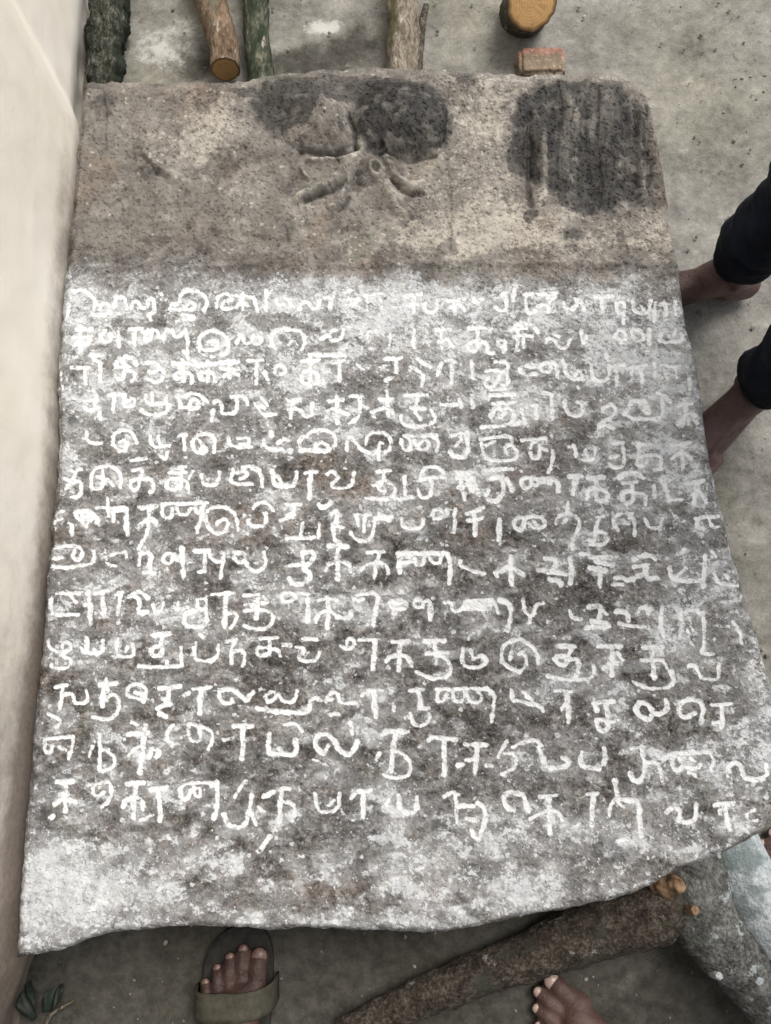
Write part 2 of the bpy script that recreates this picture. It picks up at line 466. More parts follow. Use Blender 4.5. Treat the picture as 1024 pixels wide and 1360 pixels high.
# strokes traced glyph by glyph: (origin x, origin y, strokes); 3.2 units = one photo pixel; t = thick, f = faint
WRITING = [
 (60, 370, "120 50 150 40 190 60 215 95 205 130 195 148 240 155 275 145 280 120 260 100 235 105 230 130;300 70 300 115;305 80 340 75 345 125;365 125 375 95 395 90 405 120 430 125 440 85 455 80 465 110 465 140 440 150 450 175;f 470 60 500 60 495 90;570 85 575 60 610 45 660 55 690 85 685 120 670 130;535 115 560 105 570 95;595 110 620 95 640 110 625 130 590 130 535 130;560 175 600 170 630 172;585 155 625 155 630 170;730 120 730 80 755 60 790 70 795 90 765 90 745 115 760 130 790 120;800 65 880 80;840 60 840 130;810 120 840 95 860 110;890 85 900 120 905 140;940 50 940 130;f 965 50 945 75;f 60 160 90 90 110 110 80 190;"
  "130 215 200 210;150 200 155 300;120 250 195 245;125 285 150 255 175 285 190 260;235 240 250 270 275 265 280 235;310 225 315 290;255 220 235 240;355 215 410 212;380 215 380 280;430 230 425 260 450 255 450 220 475 215 485 250 510 245 515 215 545 220 550 250 580 240 590 215 605 220 605 335;420 225 440 215;650 270 660 235 700 215 750 225 780 260 775 310 755 320;690 300 665 295 650 270;690 300 720 300 740 275 715 255 690 265;f 640 270 660 320 720 330;815 270 825 240 845 240 845 270 880 272 885 235;920 230 920 275 890 275;1040 210 970 220 960 270 980 300"),
 (380, 370, "-40 90 -35 110 -5 110;0 80 15 90 25 115;60 130 70 95 100 100 105 130 135 125 145 90;165 80 200 75;185 80 190 130;f 250 60 300 45;f 260 90 310 85;f 240 120 290 110 320 90;f 330 70 420 60;f 345 65 345 130;f 390 40 410 115;510 70 575 65;545 70 545 140;520 110 560 105;590 100 590 140 640 140 645 90;690 95 760 85;715 90 720 150;700 120 730 105 755 120 760 140;800 80 800 105 835 85;890 85 935 60;935 60 940 130 905 135 890 115;970 45 965 90;"
  "0 220 40 215 80 240 80 290 60 310;f 10 280 30 260 50 280;150 260 180 235 200 270 235 260 245 220;195 230 215 215;t 100 322 250 325;f 310 230 380 220;f 345 225 350 270;f 440 280 445 230;545 215 545 290;640 215 700 210;660 215 665 290;650 260 690 250 710 280;780 210 850 205;815 210 815 290;815 260 785 265 770 295 800 310 820 290 835 260 860 280 850 310 890 315;900 260 925 255 935 285 925 310;900 260 900 285 930 285;970 215 1024 205;985 220 985 300"),
 (640, 370, "180 70 215 60;190 65 185 110 200 150 230 130;240 65 320 60;285 65 285 140;240 115 285 105 310 75;350 100 355 125 400 125 405 90 395 80 430 95 440 130;480 75 560 70;510 75 515 135;575 100 580 145 610 130 610 95 590 95;605 140 605 185;645 90 650 140 715 145 720 90;740 100 735 180;680 110 690 125;780 95 785 150;825 90 825 150;760 110 785 100;"
  "t 130 215 160 185 220 195 240 220;140 240 215 240;180 240 180 290;270 270 285 250 315 255 330 290 360 290 380 255;310 230 330 240;425 220 430 280 450 240;570 240 580 210 610 215 620 250 595 265;640 215 650 260 690 260 690 215 650 210;715 210 715 275;570 245 600 265;765 230 755 265 855 265 850 230;800 240 820 235 825 215"),
 (60, 465, "f 60 60 75 180;110 70 150 75;130 75 190 75;170 75 175 140;235 50 235 130;210 40 240 55;t 200 20 245 20;295 60 330 25 375 30 390 60;300 70 360 70;340 65 335 125 305 120 300 105;340 90 375 85 385 115 370 130;330 40 345 65;435 50 480 45 480 85 455 95 440 90;480 70 505 85 500 125 470 135 440 125;t 590 5 600 15;t 545 55 640 50;585 40 590 130;590 90 550 95 555 125 590 115;590 90 625 100 620 140;t 650 60 725 55;t 690 50 690 130;t 690 90 655 90 660 125 690 115;690 90 720 95 720 130;t 750 50 820 45;t 785 50 785 110;750 75 820 75;760 110 785 85 820 100;865 45 925 40;900 45 895 140;935 95 945 120;975 90 985 60 1015 60 1024 90 1000 100;"
  "170 215 215 205 215 245 185 260 170 240;205 170 225 210;225 245 235 290;270 190 325 185;295 190 290 250;340 185 335 240 375 240 380 200 345 215;430 190 430 215 440 230 510 225 515 200;455 180 460 225;410 255 440 275 510 270 530 235;565 190 580 240;590 195 620 180 660 190 690 220;610 240 620 205 650 210 655 245 615 245;575 240 610 240;720 220 735 210 755 235 745 260 770 270 815 265 815 195;790 195 850 190 860 230;715 250 705 300;895 225 910 255 930 275 980 270;920 200 945 230;900 225 930 240"),
 (380, 465, "65 45 140 40;105 20 105 150;105 85 70 95 65 140 105 140;105 90 140 95 140 140 115 140;195 50 250 45;228 50 228 130;f 305 65 335 90 360 65;420 35 490 30;465 35 470 90;425 125 445 115;f 400 70 440 60;560 35 615 70;530 65 590 100 575 150;f 520 110 535 70;640 110 660 50;680 40 720 45;705 45 705 135;790 45 795 115;850 85 905 85;890 45 945 50 945 80 915 90;860 110 840 140 870 160 900 130 915 90;940 90 950 140 920 145;"
  "10 215 60 205;30 215 20 290;20 250 60 245 75 280 110 280 115 225;165 260 200 245 235 260 265 270;215 190 220 305;180 215 240 210;270 195 325 190;315 195 315 280 270 310;430 175 435 275;365 260 390 250 430 240 455 265;375 280 365 260;400 210 460 205;510 190 600 185;565 190 550 230 550 260;530 240 590 245;490 275 490 310 540 325 620 315 640 280 615 250;550 260 570 290;660 230 730 228;740 205 745 240;790 190 795 240;t 870 190 970 185;880 225 970 220;870 165 960 160;t 870 280 900 235 940 265 900 290;940 240 975 265 960 310 900 325 830 325;880 250 940 245;t 1000 310 960 315;1000 250 1015 310"),
 (640, 465, "160 80 190 65 230 70 215 60;165 90 180 105 230 100;250 65 280 45 300 70 290 95 255 90 250 65;300 45 325 65 320 110;345 40 365 120 430 120;395 105 415 80 430 110;465 60 475 130 540 130 545 60;540 40 530 10;570 60 575 150;560 65 610 60;620 75 700 60;680 65 685 150;640 80 640 100;735 55 735 110;f 770 75 790 120;f 820 70 830 120;f 760 65 840 65;880 120 885 165;"
  "190 240 235 235;230 235 230 290;295 190 300 290;270 180 300 190;350 215 365 275 425 280 430 220;405 220 440 225;520 245 550 220 580 250 550 285 500 315;490 340 520 310 560 330;t 610 270 640 210 670 215 690 250 715 270 700 230 680 210;610 270 640 290 690 290 770 290 770 200;745 180 775 190 800 220;835 235 890 225;865 235 855 320;860 275 900 265 915 310;835 310 855 290;f 880 280 880 320"),
 (60, 560, "175 40 180 90 240 90;285 95 290 50 330 30 375 45 390 90;290 95 310 125 340 120 350 90 330 70 315 85;350 90 340 125;445 60 450 90 470 110 530 100;480 60 490 100;520 130 510 165 490 140;565 60 600 55;590 60 590 120;625 100 630 65 680 45 720 60 720 130;630 100 640 130 660 130 670 95 650 75;670 95 690 120 670 135;780 65 785 105 875 105;820 70 865 65 870 90 830 95;930 80 935 115 1010 115;960 40 965 60;990 95 1010 70 1034 80;"
  "115 210 150 200;130 205 105 270;90 270 130 250 155 260 150 320 105 320;80 240 100 245;85 285 110 265;195 280 200 200 250 185 300 190 325 230 320 280;195 280 240 285 250 240 220 230;240 260 270 240 290 270;245 210 250 260;365 165 430 155;375 205 415 195 410 240 365 250 360 285 395 295 400 255;405 245 455 240 465 290 445 300;560 195 600 190;530 215 600 215;585 195 575 285;575 240 525 240 515 280 550 290 570 270;575 245 605 250 610 300;630 210 610 240;665 225 670 270 735 270 740 215;800 205 785 265 880 265;815 215 855 205 860 230 830 240;880 200 920 215 920 275;840 195 870 185 910 205;t 965 205 970 270 1024 270;990 230 1005 260"),
 (380, 560, "60 110 55 80 80 60;90 60 110 35 160 30 205 50 215 95 200 100;t 60 120 120 120 185 125 180 100 140 85 120 105 140 125;260 115 260 65 285 60 295 90 320 120 370 135 395 120;340 95 345 60 380 40 420 45 450 75 445 115 420 125;395 160 395 90 410 90;490 75 500 120 525 120 535 90 520 70;500 60 640 55;545 75 560 115 600 115 610 90 590 70 565 95;620 60 650 75 640 120;705 60 740 45 775 45;t 770 45 775 150 715 150 700 125;720 100 745 80 745 60;825 75 880 65 960 60 960 90;850 100 885 85;830 90 840 150 880 165 960 165 990 140 960 90 930 110 940 140;"
  "0 275 40 270 45 210;80 215 130 210;t 105 215 100 320;175 220 195 205 220 225 215 250 190 260 195 280 280 280 290 220;390 210 445 205;420 210 410 270 375 270;430 250 385 255 390 285 420 290;430 255 465 270 460 325 340 325;460 325 510 325;505 230 505 325;500 325 540 320;570 245 580 195 630 185 670 210 675 235;560 245 660 230;610 240 625 265 610 320 575 325 560 285;t 730 215 790 215;t 725 235 800 235;t 735 275 790 260;t 745 255 760 330;t 800 250 820 310;t 770 240 790 290;t 850 205 960 200;t 870 240 920 230;t 910 230 930 290 900 340 860 330;860 290 850 310;t 940 240 960 290"),
 (640, 560, "170 80 275 70;205 110 215 85 245 80 250 150 215 160 205 135;250 110 275 120;305 120 300 170 285 215;370 105 395 100 400 140 420 165 480 160 485 110;440 120 450 150;560 90 600 85;600 90 610 190 560 195 545 175;550 150 580 145;660 100 720 95;670 90 660 180;660 180 690 190 710 150 670 145;700 145 765 135 765 200;740 200 770 200;805 95 885 90;850 90 855 190;810 155 850 125 890 155;"
  "165 265 170 240 210 235 215 270 180 285 165 265;t 210 240 280 245 300 240 325 260 325 295;t 230 270 260 250 290 260;t 370 235 425 230;t 400 240 385 305;t 450 240 520 235;t 490 240 490 330;t 450 320 450 285 490 275 545 300 530 335 490 330;t 585 235 620 215 670 220 690 240;600 260 660 255;t 645 260 640 300;t 600 330 600 300 640 290 650 335 620 345;650 300 695 300 700 345;735 270 740 320;t 770 240 800 330;760 250 800 245;790 330 850 330;t 875 260 945 250;t 920 255 905 345;890 310 930 290 960 340"),
 (60, 660, "30 65 75 60;45 65 40 110;40 100 70 90;100 110 115 120 115 160;t 130 65 180 55 210 80 180 110 140 95 130 65;t 180 60 225 85 220 105;t 160 80 200 85;170 110 175 125;220 45 340 45;265 5 270 80;290 55 290 100;t 345 50 350 160;290 60 350 55;t 410 45 475 40;445 45 435 160;t 405 120 445 85 475 105;430 165 400 215;500 30 500 80 520 95 545 80 540 50;500 30 690 25;560 45 570 75 605 75 620 50;640 50 650 75 670 45;675 35 670 70 645 150;680 70 690 130 730 160 770 145 780 100 755 90 730 115;690 60 720 40 780 45 815 80 820 140;870 75 860 110 885 125 935 125 940 70;880 50 905 20 950 25 970 55;1000 100 1040 85;"
  "40 215 100 205 145 210 160 240 140 270 110 255 125 225;20 290 80 300 150 290 190 285 210 260 205 230;30 260 70 255;f 255 225 260 290 300 290;f 270 250 340 230;f 345 240 345 260;t 415 235 440 235 455 250 445 275 450 315;400 290 405 240;420 320 465 320;500 270 510 240 540 235 545 265 530 285 505 275;550 240 560 270 580 240;t 585 220 590 335;t 640 230 695 225;680 230 675 320;655 320 680 315;695 230 700 260 740 275;760 240 755 280 745 345;740 275 760 265;810 240 830 230 850 245 860 295 885 315 920 310 940 285 930 235;805 260 830 285 850 265"),
 (380, 660, "0 30 60 30;35 35 30 85;5 80 40 75;70 110 65 165;140 110 140 165;0 175 140 172;t 190 70 220 50 215 100 200 120 205 180 225 195;t 140 30 160 45 190 20;200 120 240 125;290 75 360 70;335 80 330 145;300 85 310 120;275 150 300 185 345 190 370 155 380 100;t 380 90 450 80;t 395 70 440 95;400 10 440 10;490 85 500 130 580 130 585 90;620 75 640 45 670 60 660 90 630 90;680 50 690 70;720 50 715 150;t 770 70 800 60 840 45;t 800 60 805 160;770 100 830 90;t 910 90 905 180;965 110 985 85 1020 90 1010 140 980 140 965 110;"
  "0 295 60 285;t 70 235 115 230 120 265 85 290 75 310 105 320 100 365 20 370 15 345;70 240 70 285;t 220 215 220 350;170 310 180 285 220 270 270 285 275 315;t 180 205 260 210;345 235 415 230;395 240 385 280 375 345;320 305 345 285 390 275 430 290 435 320;t 475 240 650 238 690 240;t 480 245 485 320;t 490 280 540 270;t 490 255 535 250;545 250 550 285 580 290 590 250;610 250 620 280 655 280 660 250;t 690 240 700 290 695 365;740 270 745 295 790 310 845 325;t 955 250 960 370;t 890 320 930 310 955 290 1010 330;900 340 890 320"),
 (690, 660, "0 140 20 110 20 90 60 80 105 85 110 130 60 130 40 110;60 100 80 120;205 20 205 65;155 110 165 80 205 65 250 80 260 120 230 165 225 220;185 110 200 95;330 85 360 80;345 90 325 120 320 200;320 150 360 145 385 175 360 205 300 200;295 180 320 190;420 140 400 110 410 75 440 65;470 70 495 100 490 160;480 70 470 85;540 90 550 130 600 130 610 90;f 640 50 680 100;f 660 110 700 100;t 760 95 760 130 780 130;800 85 850 80;810 90 820 130 850 125;750 90 790 85;"
  "t 80 310 200 325;t 110 260 160 265 150 310;t 215 260 225 320 215 365;t 130 350 180 355 180 375;t 300 255 390 255;260 240 300 245;t 330 270 400 290;t 300 300 370 310;t 345 300 345 380;t 490 265 530 245 575 250 580 265;490 295 550 285;t 540 295 540 350 570 345 590 345;t 410 345 440 340 460 360 520 330;400 370 440 370;t 640 295 650 355 780 355;t 790 250 785 380;650 345 680 330 710 300;t 680 235 700 225;820 230 835 250;830 320 840 365 930 375;880 330 890 345"),
 (50, 775, "55 90 60 125;60 60 50 100;80 130 170 130;80 40 210 40;120 30 160 75;t 200 90 230 85 215 140;215 30 220 170;250 40 300 30;t 275 35 280 125;340 130 355 40;360 35 330 45;t 390 55 430 30 470 60;t 410 50 440 75 420 125 470 120;490 90 500 130 530 110 535 80;595 80 600 110 640 100;570 100 600 110;680 70 720 60 715 110 680 110 680 70;t 690 110 630 125 620 165 650 185 710 180 720 150;715 110 720 150;740 45 835 40;t 800 45 795 180;800 130 840 120 850 150 820 190;880 50 940 45;880 90 975 80;910 95 940 60;t 935 80 930 145;930 110 880 115;940 110 990 115 1005 150 980 190 930 195 880 180;960 55 970 65;"
  "40 240 45 275 80 290 130 290 140 260 115 240 100 265 100 310 145 320 135 360 60 360 55 340;180 270 200 295 275 295 275 240;t 205 230 210 290;240 280 250 300;340 235 330 285 345 310 410 310 405 260;370 290 385 270;t 490 220 560 210;t 530 215 520 270 500 265 480 285 490 310 525 305 530 275;430 350 500 355 610 350;550 330 555 355;610 270 615 350;670 250 665 320 700 330 760 325 770 260;690 215 710 230;800 245 845 240;840 245 820 285 825 335;825 290 870 280 885 310 870 350;945 235 1020 230;985 235 990 310;985 270 930 270 930 305 965 310 990 290;990 275 1024 280 1030 310"),
 (370, 775, "20 75 10 45 50 35 80 50 60 75 25 75;90 40 130 45;t 125 45 125 160;170 70 215 60 250 70;t 210 60 215 110 205 190;160 165 170 125 215 110 250 140;t 250 140 300 150 310 120;320 75 325 45 400 40;340 70 360 65;t 400 40 425 50 415 110 400 175;t 475 80 500 70 540 75 545 100 510 110 480 100 475 80;t 490 90 490 125;t 495 85 520 80;575 80 590 65 620 75 610 100 585 100 575 80;t 620 75 640 70 650 100 645 150;705 80 735 75 740 120 775 115 795 80;t 800 75 910 70;t 790 105 900 105;t 800 90 900 90;920 80 935 120;t 940 70 985 80 990 130 975 195;"
  "t 20 260 50 260;105 235 160 235;75 270 105 270 110 290 85 310 100 330 165 330 175 290;265 265 290 275 320 275 320 235 290 235 290 275;345 240 410 240;t 410 240 400 360;t 485 250 555 245;t 520 250 510 370;t 460 330 480 310 515 300 555 315 570 355;t 620 245 705 240;665 245 670 340;625 300 720 290;670 300 720 320 740 360 720 400 650 405 585 375;785 275 780 350 850 360 890 335 870 300 830 315;815 280 830 320;1024 235 960 255 945 300 960 350 1024 375;990 290 985 320"),
 (690, 775, "15 70 25 130 60 140 70 90 100 80;45 140 45 165;215 115 225 145 265 150;t 295 100 350 90 340 150;t 290 185 380 180;t 310 160 370 165;350 110 375 130;t 410 120 460 115 465 160;425 170 480 180 550 185;t 500 130 520 95 560 110;540 95 550 130;t 610 100 600 170 610 215 640 230;t 690 110 690 220;680 120 760 110;f 700 170 740 260;f 720 140 740 200;785 120 790 270 770 295 825 300;760 120 790 125;910 160 940 205 945 250;"
  "0 235 50 260 80 300 80 340;0 300 20 290 35 330 20 365 0 375;t 160 265 235 265;225 270 205 315;t 150 320 170 345 200 350 205 310 160 310;t 210 320 255 320 255 370 235 400;120 390 200 410 320 405 320 350;t 340 265 435 265;t 400 270 395 390;t 360 360 395 330 430 340;420 290 440 320;t 530 270 610 268;t 565 275 575 400;520 325 610 325;610 325 640 370 650 400;486 416 530 440 582 448 640 440 662 416 650 370;720 350 750 345 765 385 780 405 850 410 850 340"),
 (50, 900, "70 40 120 30;105 35 100 85 90 135;105 75 140 65 155 90 150 110 200 110 215 85 205 55;45 155 95 180;t 265 30 330 25;290 5 295 50;t 280 40 275 120;280 90 330 65 350 110 330 165 290 180 235 165;440 90 395 85 375 65 390 30 430 25 465 50 450 100;t 415 60 440 70;t 520 45 600 35;t 560 45 550 110;t 510 130 560 110;t 520 150 545 165;t 625 75 640 65;660 50 735 40;t 695 45 690 150;770 50 775 105 825 110 825 85;t 770 55 825 45 870 80 890 100 915 60;965 85 985 60 1015 60 1010 90 980 105 965 85;t 930 130 1024 145;"
  "30 260 25 315 55 315 65 290;30 260 150 250;150 250 145 300 130 345;f 80 290 120 310;230 290 215 340;265 240 260 390;290 310 325 335 330 375 275 400;270 310 300 305;f 230 240 240 270;t 400 190 420 200;t 380 240 470 235;t 460 200 445 300 435 405;385 330 410 300 445 290;t 475 340 480 295 525 315 500 340;575 200 550 230 550 270 570 275;640 200 645 270 690 270 690 210 650 195;690 205 735 220 745 260 725 305;790 265 815 260;t 830 205 910 205;t 870 210 870 345;t 985 240 975 320 1024 325"),
 (370, 900, "0 70 25 105 65 105 80 55;t 0 145 130 150 135 100 160 80 175 95;200 100 215 65 250 60 255 95 270 110 330 105;230 90 200 100;t 225 155 255 155;355 75 380 50 445 55;t 405 55 415 165;555 55 615 50;t 595 55 605 130;490 140 490 120;560 150 575 200 620 205 645 175 640 150;605 130 640 130;670 50 890 45;680 50 670 95 700 105 715 70;740 60 745 100 785 100 790 60;800 60 810 100 850 110 870 80 850 60;890 50 920 65 915 120 905 185;990 55 995 100 1024 95 1080 115;1040 60 1060 75;"
  "t 0 300 10 325 80 330 75 265;25 200 75 195 100 225;t 195 325 155 295 155 255 190 235 230 255 260 310 290 330 320 315 335 270;305 190 315 240;210 290 195 325;f 150 350 210 375;t 440 240 470 225 550 230;t 500 235 485 300 480 400;480 310 530 320 565 370 555 415;430 320 415 350;450 415 500 430 545 415;t 640 265 660 250 750 265;t 705 260 705 410;t 795 285 880 285;t 845 290 835 410;800 350 840 345;t 760 370 780 370;t 885 370 910 375;970 270 935 335;990 320 1015 345 1005 385 950 410;960 320 1000 320;995 294 1040 275 1100 262 1120 290"),
 (700, 900, "0 105 60 120 70 140;0 80 20 90;120 55 190 60;t 175 60 180 190;150 130 165 110;t 290 95 300 140;t 285 105 370 100;t 340 110 345 190;t 300 180 340 175 350 220 310 230 300 190;350 190 390 180;t 465 130 485 105 515 110 540 150 570 160 600 130 590 95;t 465 135 480 165 530 180 530 160;t 740 190 750 130 735 95 690 90 650 110 645 150 680 175 710 150;785 115 870 110;t 830 115 830 205;790 190 830 185;"
  "t 50 290 65 340 80 385 180 380 175 345 150 340;t 235 315 225 350 240 385 335 385 330 300;445 300 500 295;t 490 295 505 370 490 435 455 440 435 405;500 360 560 355 575 440;t 580 345 620 320 770 315;t 625 330 615 370 640 400 670 370 650 340;t 680 380 720 390 740 370;t 690 400 720 420;780 320 795 350 790 390;700 340 720 360;t 855 420 860 370 890 355 915 380 920 430 1020 435 1020 370"),
 (50, 1025, "t 80 45 150 40;t 115 45 115 170;t 70 140 115 110 160 130;t 115 80 100 120;t 50 195 65 190;270 150 310 120 315 55 290 40 240 55 230 90 255 110 280 85;t 380 50 450 45;t 420 50 410 105 405 195;t 360 150 375 120 410 105 445 120 445 160;t 480 75 545 65;t 515 70 520 210;440 205 490 185;600 80 620 50 760 45;t 605 85 610 115 640 115 650 80;660 60 665 105 690 105 690 70 670 70;730 50 735 60;t 760 45 765 120 750 195;880 40 835 110;t 790 180 810 225 850 240 890 220 910 100;900 150 930 230;t 960 105 985 95 1005 85;935 150 965 170;t 985 275 940 340"),
 (370, 1025, "t 0 75 45 70;t 10 80 5 215;10 125 55 130 75 165 60 210;155 90 165 160 190 175 255 165 260 90;215 140 235 120;t 310 110 330 85 395 80;t 360 90 360 195;t 510 100 515 170 590 175 590 110;470 115 460 140;705 105 740 85 765 100;755 100 760 215;t 760 150 830 145;t 800 200 850 210;t 850 130 880 160 880 210 850 290;t 820 250 840 280;t 1000 165 960 140 955 100 985 85 1030 90 1050 120 1060 170"),
 (700, 1025, "0 130 10 170;55 105 125 100;t 95 105 95 260;10 200 90 160 140 170 150 205;255 95 300 92;t 280 95 275 225;t 375 40 385 100;350 190 360 130 380 110;t 380 115 460 120 475 130 480 200 485 270;380 120 410 150;t 385 295 430 285;f 200 230 220 225;t 595 170 620 150 650 160 650 190 635 215 720 215 720 140;t 800 140 880 135;t 845 140 850 200 865 250;820 160 820 180;f 970 160 930 180 935 210 980 205"),
]


def rasterise(writing, ss=2):
    """brush every stroke onto a bitmap of the slab face, ss cells per photo pixel"""
    Wd, Hd = 1100 * ss, 1320 * ss
    img = np.zeros((Hd, Wd), np.float32)
    rng = np.random.RandomState(5)
    R = 7 * ss
    yy, xx = np.mgrid[-R:R + 1, -R:R + 1]
    for ox, oy, txt in writing:
        for st in txt.split(';'):
            st = st.strip()
            if not st: continue
            rad, amp = 2.4, 1.0
            if oy < 480: rad = 2.55
            if st[0] == 't': rad = 3.2; st = st[1:]
            elif st[0] == 'f': rad = 2.1; amp = .66; st = st[1:]
            v = np.array([float(q) for q in st.split()])
            p = v.reshape(-1, 2) / 3.2 + (ox, oy)
            L = np.hypot(*np.diff(p, axis=0).T).sum()
            n = max(3, int(L / .6))
            p = spline(p, n) if len(p) > 2 else np.linspace(p[0], p[1], n)
            ph = rng.rand() * 50
            tt = np.arange(n) * .6 / 7.0 + ph
            wob = vnoise(tt, tt * 0 + .5, 31)
            wob2 = vnoise(tt * .6, tt * 0 + 7.5, 37)
            jx = (vnoise(tt * 1.3, tt * 0 + 3.5, 41) - .5) * 1.6
            jy = (vnoise(tt * 1.3, tt * 0 + 9.5, 43) - .5) * 1.6
            for i in range(n):
                cx, cy = (p[i, 0] + jx[i]) * ss, (p[i, 1] + jy[i]) * ss
                ix, iy = int(round(cx)), int(round(cy))
                if not (R <= ix < Wd - R and R <= iy < Hd - R): continue
                r = rad * ss * (.72 + .6 * wob[i])
                d = np.hypot(xx - (cx - ix), yy - (cy - iy))
                a = amp * (.72 + .4 * wob2[i])
                k = np.clip((r + 1.2 * ss - d) / (2.3 * ss), 0, 1) * a
                sl = img[iy - R:iy + R + 1, ix - R:ix + R + 1]
                np.maximum(sl, k, out=sl)
    return np.clip(img, 0, 1)


def bilinear(img, u, v):
    h, w_ = img.shape
    u = np.clip(u, 0, w_ - 1.001); v = np.clip(v, 0, h - 1.001)
    iu = u.astype(int); iv = v.astype(int); fu = u - iu; fv = v - iv
    return (img[iv, iu] * (1 - fu) + img[iv, iu + 1] * fu) * (1 - fv) + (img[iv + 1, iu] * (1 - fu) + img[iv + 1, iu + 1] * fu) * fv


def boxblur(img, r):
    for ax in (0, 1):
        c = np.cumsum(np.pad(img, [(r + 1, r) if a == ax else (0, 0) for a in (0, 1)], mode='edge'), axis=ax)
        n = img.shape[ax]
        hi = np.take(c, np.arange(2 * r + 1, 2 * r + 1 + n), axis=ax); lo = np.take(c, np.arange(0, n), axis=ax)
        img = (hi - lo) / (2 * r + 1)
    return img


# chalk rubbed over the face: x, y, rx, ry, amount (photo pixels on the slab face)
CHALK = [(540, 420, 150, 45, .22), (500, 400, 60, 25, .12), (560, 455, 60, 25, .15), (300, 420, 180, 60, .10), (100, 410, 20, 45, .45), (160, 385, 60, 14, .25), (640, 400, 160, 30, .22), (480, 385, 130, 25, .25),
         (860, 480, 50, 70, .38), (780, 440, 60, 60, .2), (900, 500, 20, 60, .25), (870, 540, 45, 25, .35), (690, 530, 40, 45, .3), (600, 540, 60, 40, .12), (430, 560, 200, 50, .10), (200, 560, 130, 60, .10),
         (100, 540, 25, 60, .22), (880, 640, 40, 40, .38), (640, 640, 25, 20, .35), (930, 700, 25, 40, .30), (880, 700, 40, 25, .28), (760, 690, 70, 30, .12), (520, 680, 30, 18, .25), (110, 690, 40, 20, .10), (840, 590, 70, 40, .12),
         (895, 820, 26, 60, .48), (930, 860, 40, 50, .28), (1000, 880, 30, 60, .45), (960, 780, 35, 30, .28), (930, 920, 50, 30, .22), (1010, 980, 30, 50, .35), (700, 840, 25, 15, .2), (560, 800, 40, 12, .2), (130, 800, 70, 22, .16), (85, 830, 30, 60, .1),
         (660, 800, 30, 14, .2), (390, 820, 20, 14, .25), (740, 975, 22, 12, .42), (820, 940, 20, 30, .25), (520, 1045, 25, 20, .4), (900, 1000, 40, 14, .2), (660, 1040, 20, 20, .15),
         (60, 1160, 55, 48, .75), (130, 1165, 55, 35, .55), (60, 1215, 50, 30, .5), (185, 1175, 40, 26, .50), (230, 1192, 55, 24, .52), (130, 1205, 70, 28, .34), (110, 1240, 70, 22, .25), (330, 1215, 60, 18, .30), (400, 1222, 60, 14, .45), (360, 1190, 50, 12, .2),
         (245, 1118, 17, 13, .75), (305, 1142, 14, 11, .8), (250, 1145, 22, 10, .3), (285, 1150, 30, 12, .2), (170, 1130, 40, 12, .2), (520, 1110, 24, 42, .42), (540, 1150, 60, 34, .28), (585, 1135, 22, 22, .32), (640, 1110, 12, 16, .6), (560, 1200, 90, 28, .2),
         (700, 1185, 50, 20, .55), (735, 1165, 20, 20, .35), (700, 1115, 34, 16, .5), (835, 1112, 22, 12, .55), (780, 1100, 60, 20, .22), (820, 1140, 70, 26, .16), (760, 1190, 60, 18, .28), (640, 1205, 70, 8, .45), (900, 1130, 60, 14, .15), (985, 1090, 30, 20, .3), (510, 1228, 120, 8, .28), (250, 1226, 60, 8, .3)]
STAIN = [(535, 160, 68, 52, 1.0), (378, 138, 50, 42, .85), (440, 124, 50, 24, .75), (505, 130, 30, 26, .9), (850, 250, 40, 30, .6), (620, 103, 17, 11, .75), (772, 184, 92, 80, 1.0), (800, 225, 70, 58, 1.0), (745, 160, 66, 50, 1.0), (790, 255, 56, 28, .85), (700, 200, 26, 40, .9), (705, 287, 9, 10, .8), (765, 315, 13, 9, .8), (325, 116, 24, 8, .55), (116, 108, 10, 9, .6), (250, 345, 200, 6, .25), (412, 112, 14, 9, .5), (520, 268, 40, 22, .35), (205, 225, 22, 9, .4)]
PALE = [(690, 220, 120, 130, .22), (560, 310, 260, 40, .18), (900, 330, 30, 60, .4), (300, 150, 60, 30, .25), (240, 215, 50, 25, .22), (475, 185, 12, 18, .5), (545, 250, 16, 8, .4), (650, 150, 60, 60, .45), (620, 270, 110, 60, .30), (430, 175, 45, 30, .32), (285, 195, 60, 45, .36), (250, 160, 80, 60, .18), (760, 320, 140, 40, .32), (600, 330, 250, 22, .25), (500, 100, 120, 12, .35), (340, 105, 40, 8, .3), (800, 98, 30, 4, .9), (345, 245, 80, 40, .1), (860, 300, 40, 50, .3), (700, 110, 40, 20, .3)]
RUST = [(720, 555, 30, 14, .55), (590, 520, 20, 14, .3), (275, 592, 22, 14, .35), (100, 700, 50, 10, .3), (330, 690, 60, 20, .25), (545, 690, 25, 16, .4), (690, 640, 30, 20, .45), (200, 640, 140, 10, .25), (860, 715, 30, 10, .25), (150, 825, 30, 10, .3), (880, 230, 10, 60, .4), (640, 722, 20, 10, .3), (420, 700, 60, 10, .2), (450, 1180, 120, 20, .25), (180, 112, 60, 4, .4), (250, 1130, 60, 30, .15), (660, 1140, 30, 20, .2)]


def poly_dist(u, v, pts, win):
    """distance (px) to a polyline, far value outside its window"""
    p = np.array(pts, float)
    m = (u > p[:, 0].min() - win) & (u < p[:, 0].max() + win) & (v > p[:, 1].min() - win) & (v < p[:, 1].max() + win)
    out = np.full(u.shape, 1e3)
    uu, vv = u[m], v[m]
    best = np.full(uu.shape, 1e3)
    q = spline(pts, 24) if len(pts) > 2 else p
    for a, b in zip(q[:-1], q[1:]):
        ab = b - a; L2 = (ab ** 2).sum() + 1e-9
        t = np.clip(((uu - a[0]) * ab[0] + (vv - a[1]) * ab[1]) / L2, 0, 1)
        best = np.minimum(best, np.hypot(uu - a[0] - t * ab[0], vv - a[1] - t * ab[1]))
    out[m] = best
    return out


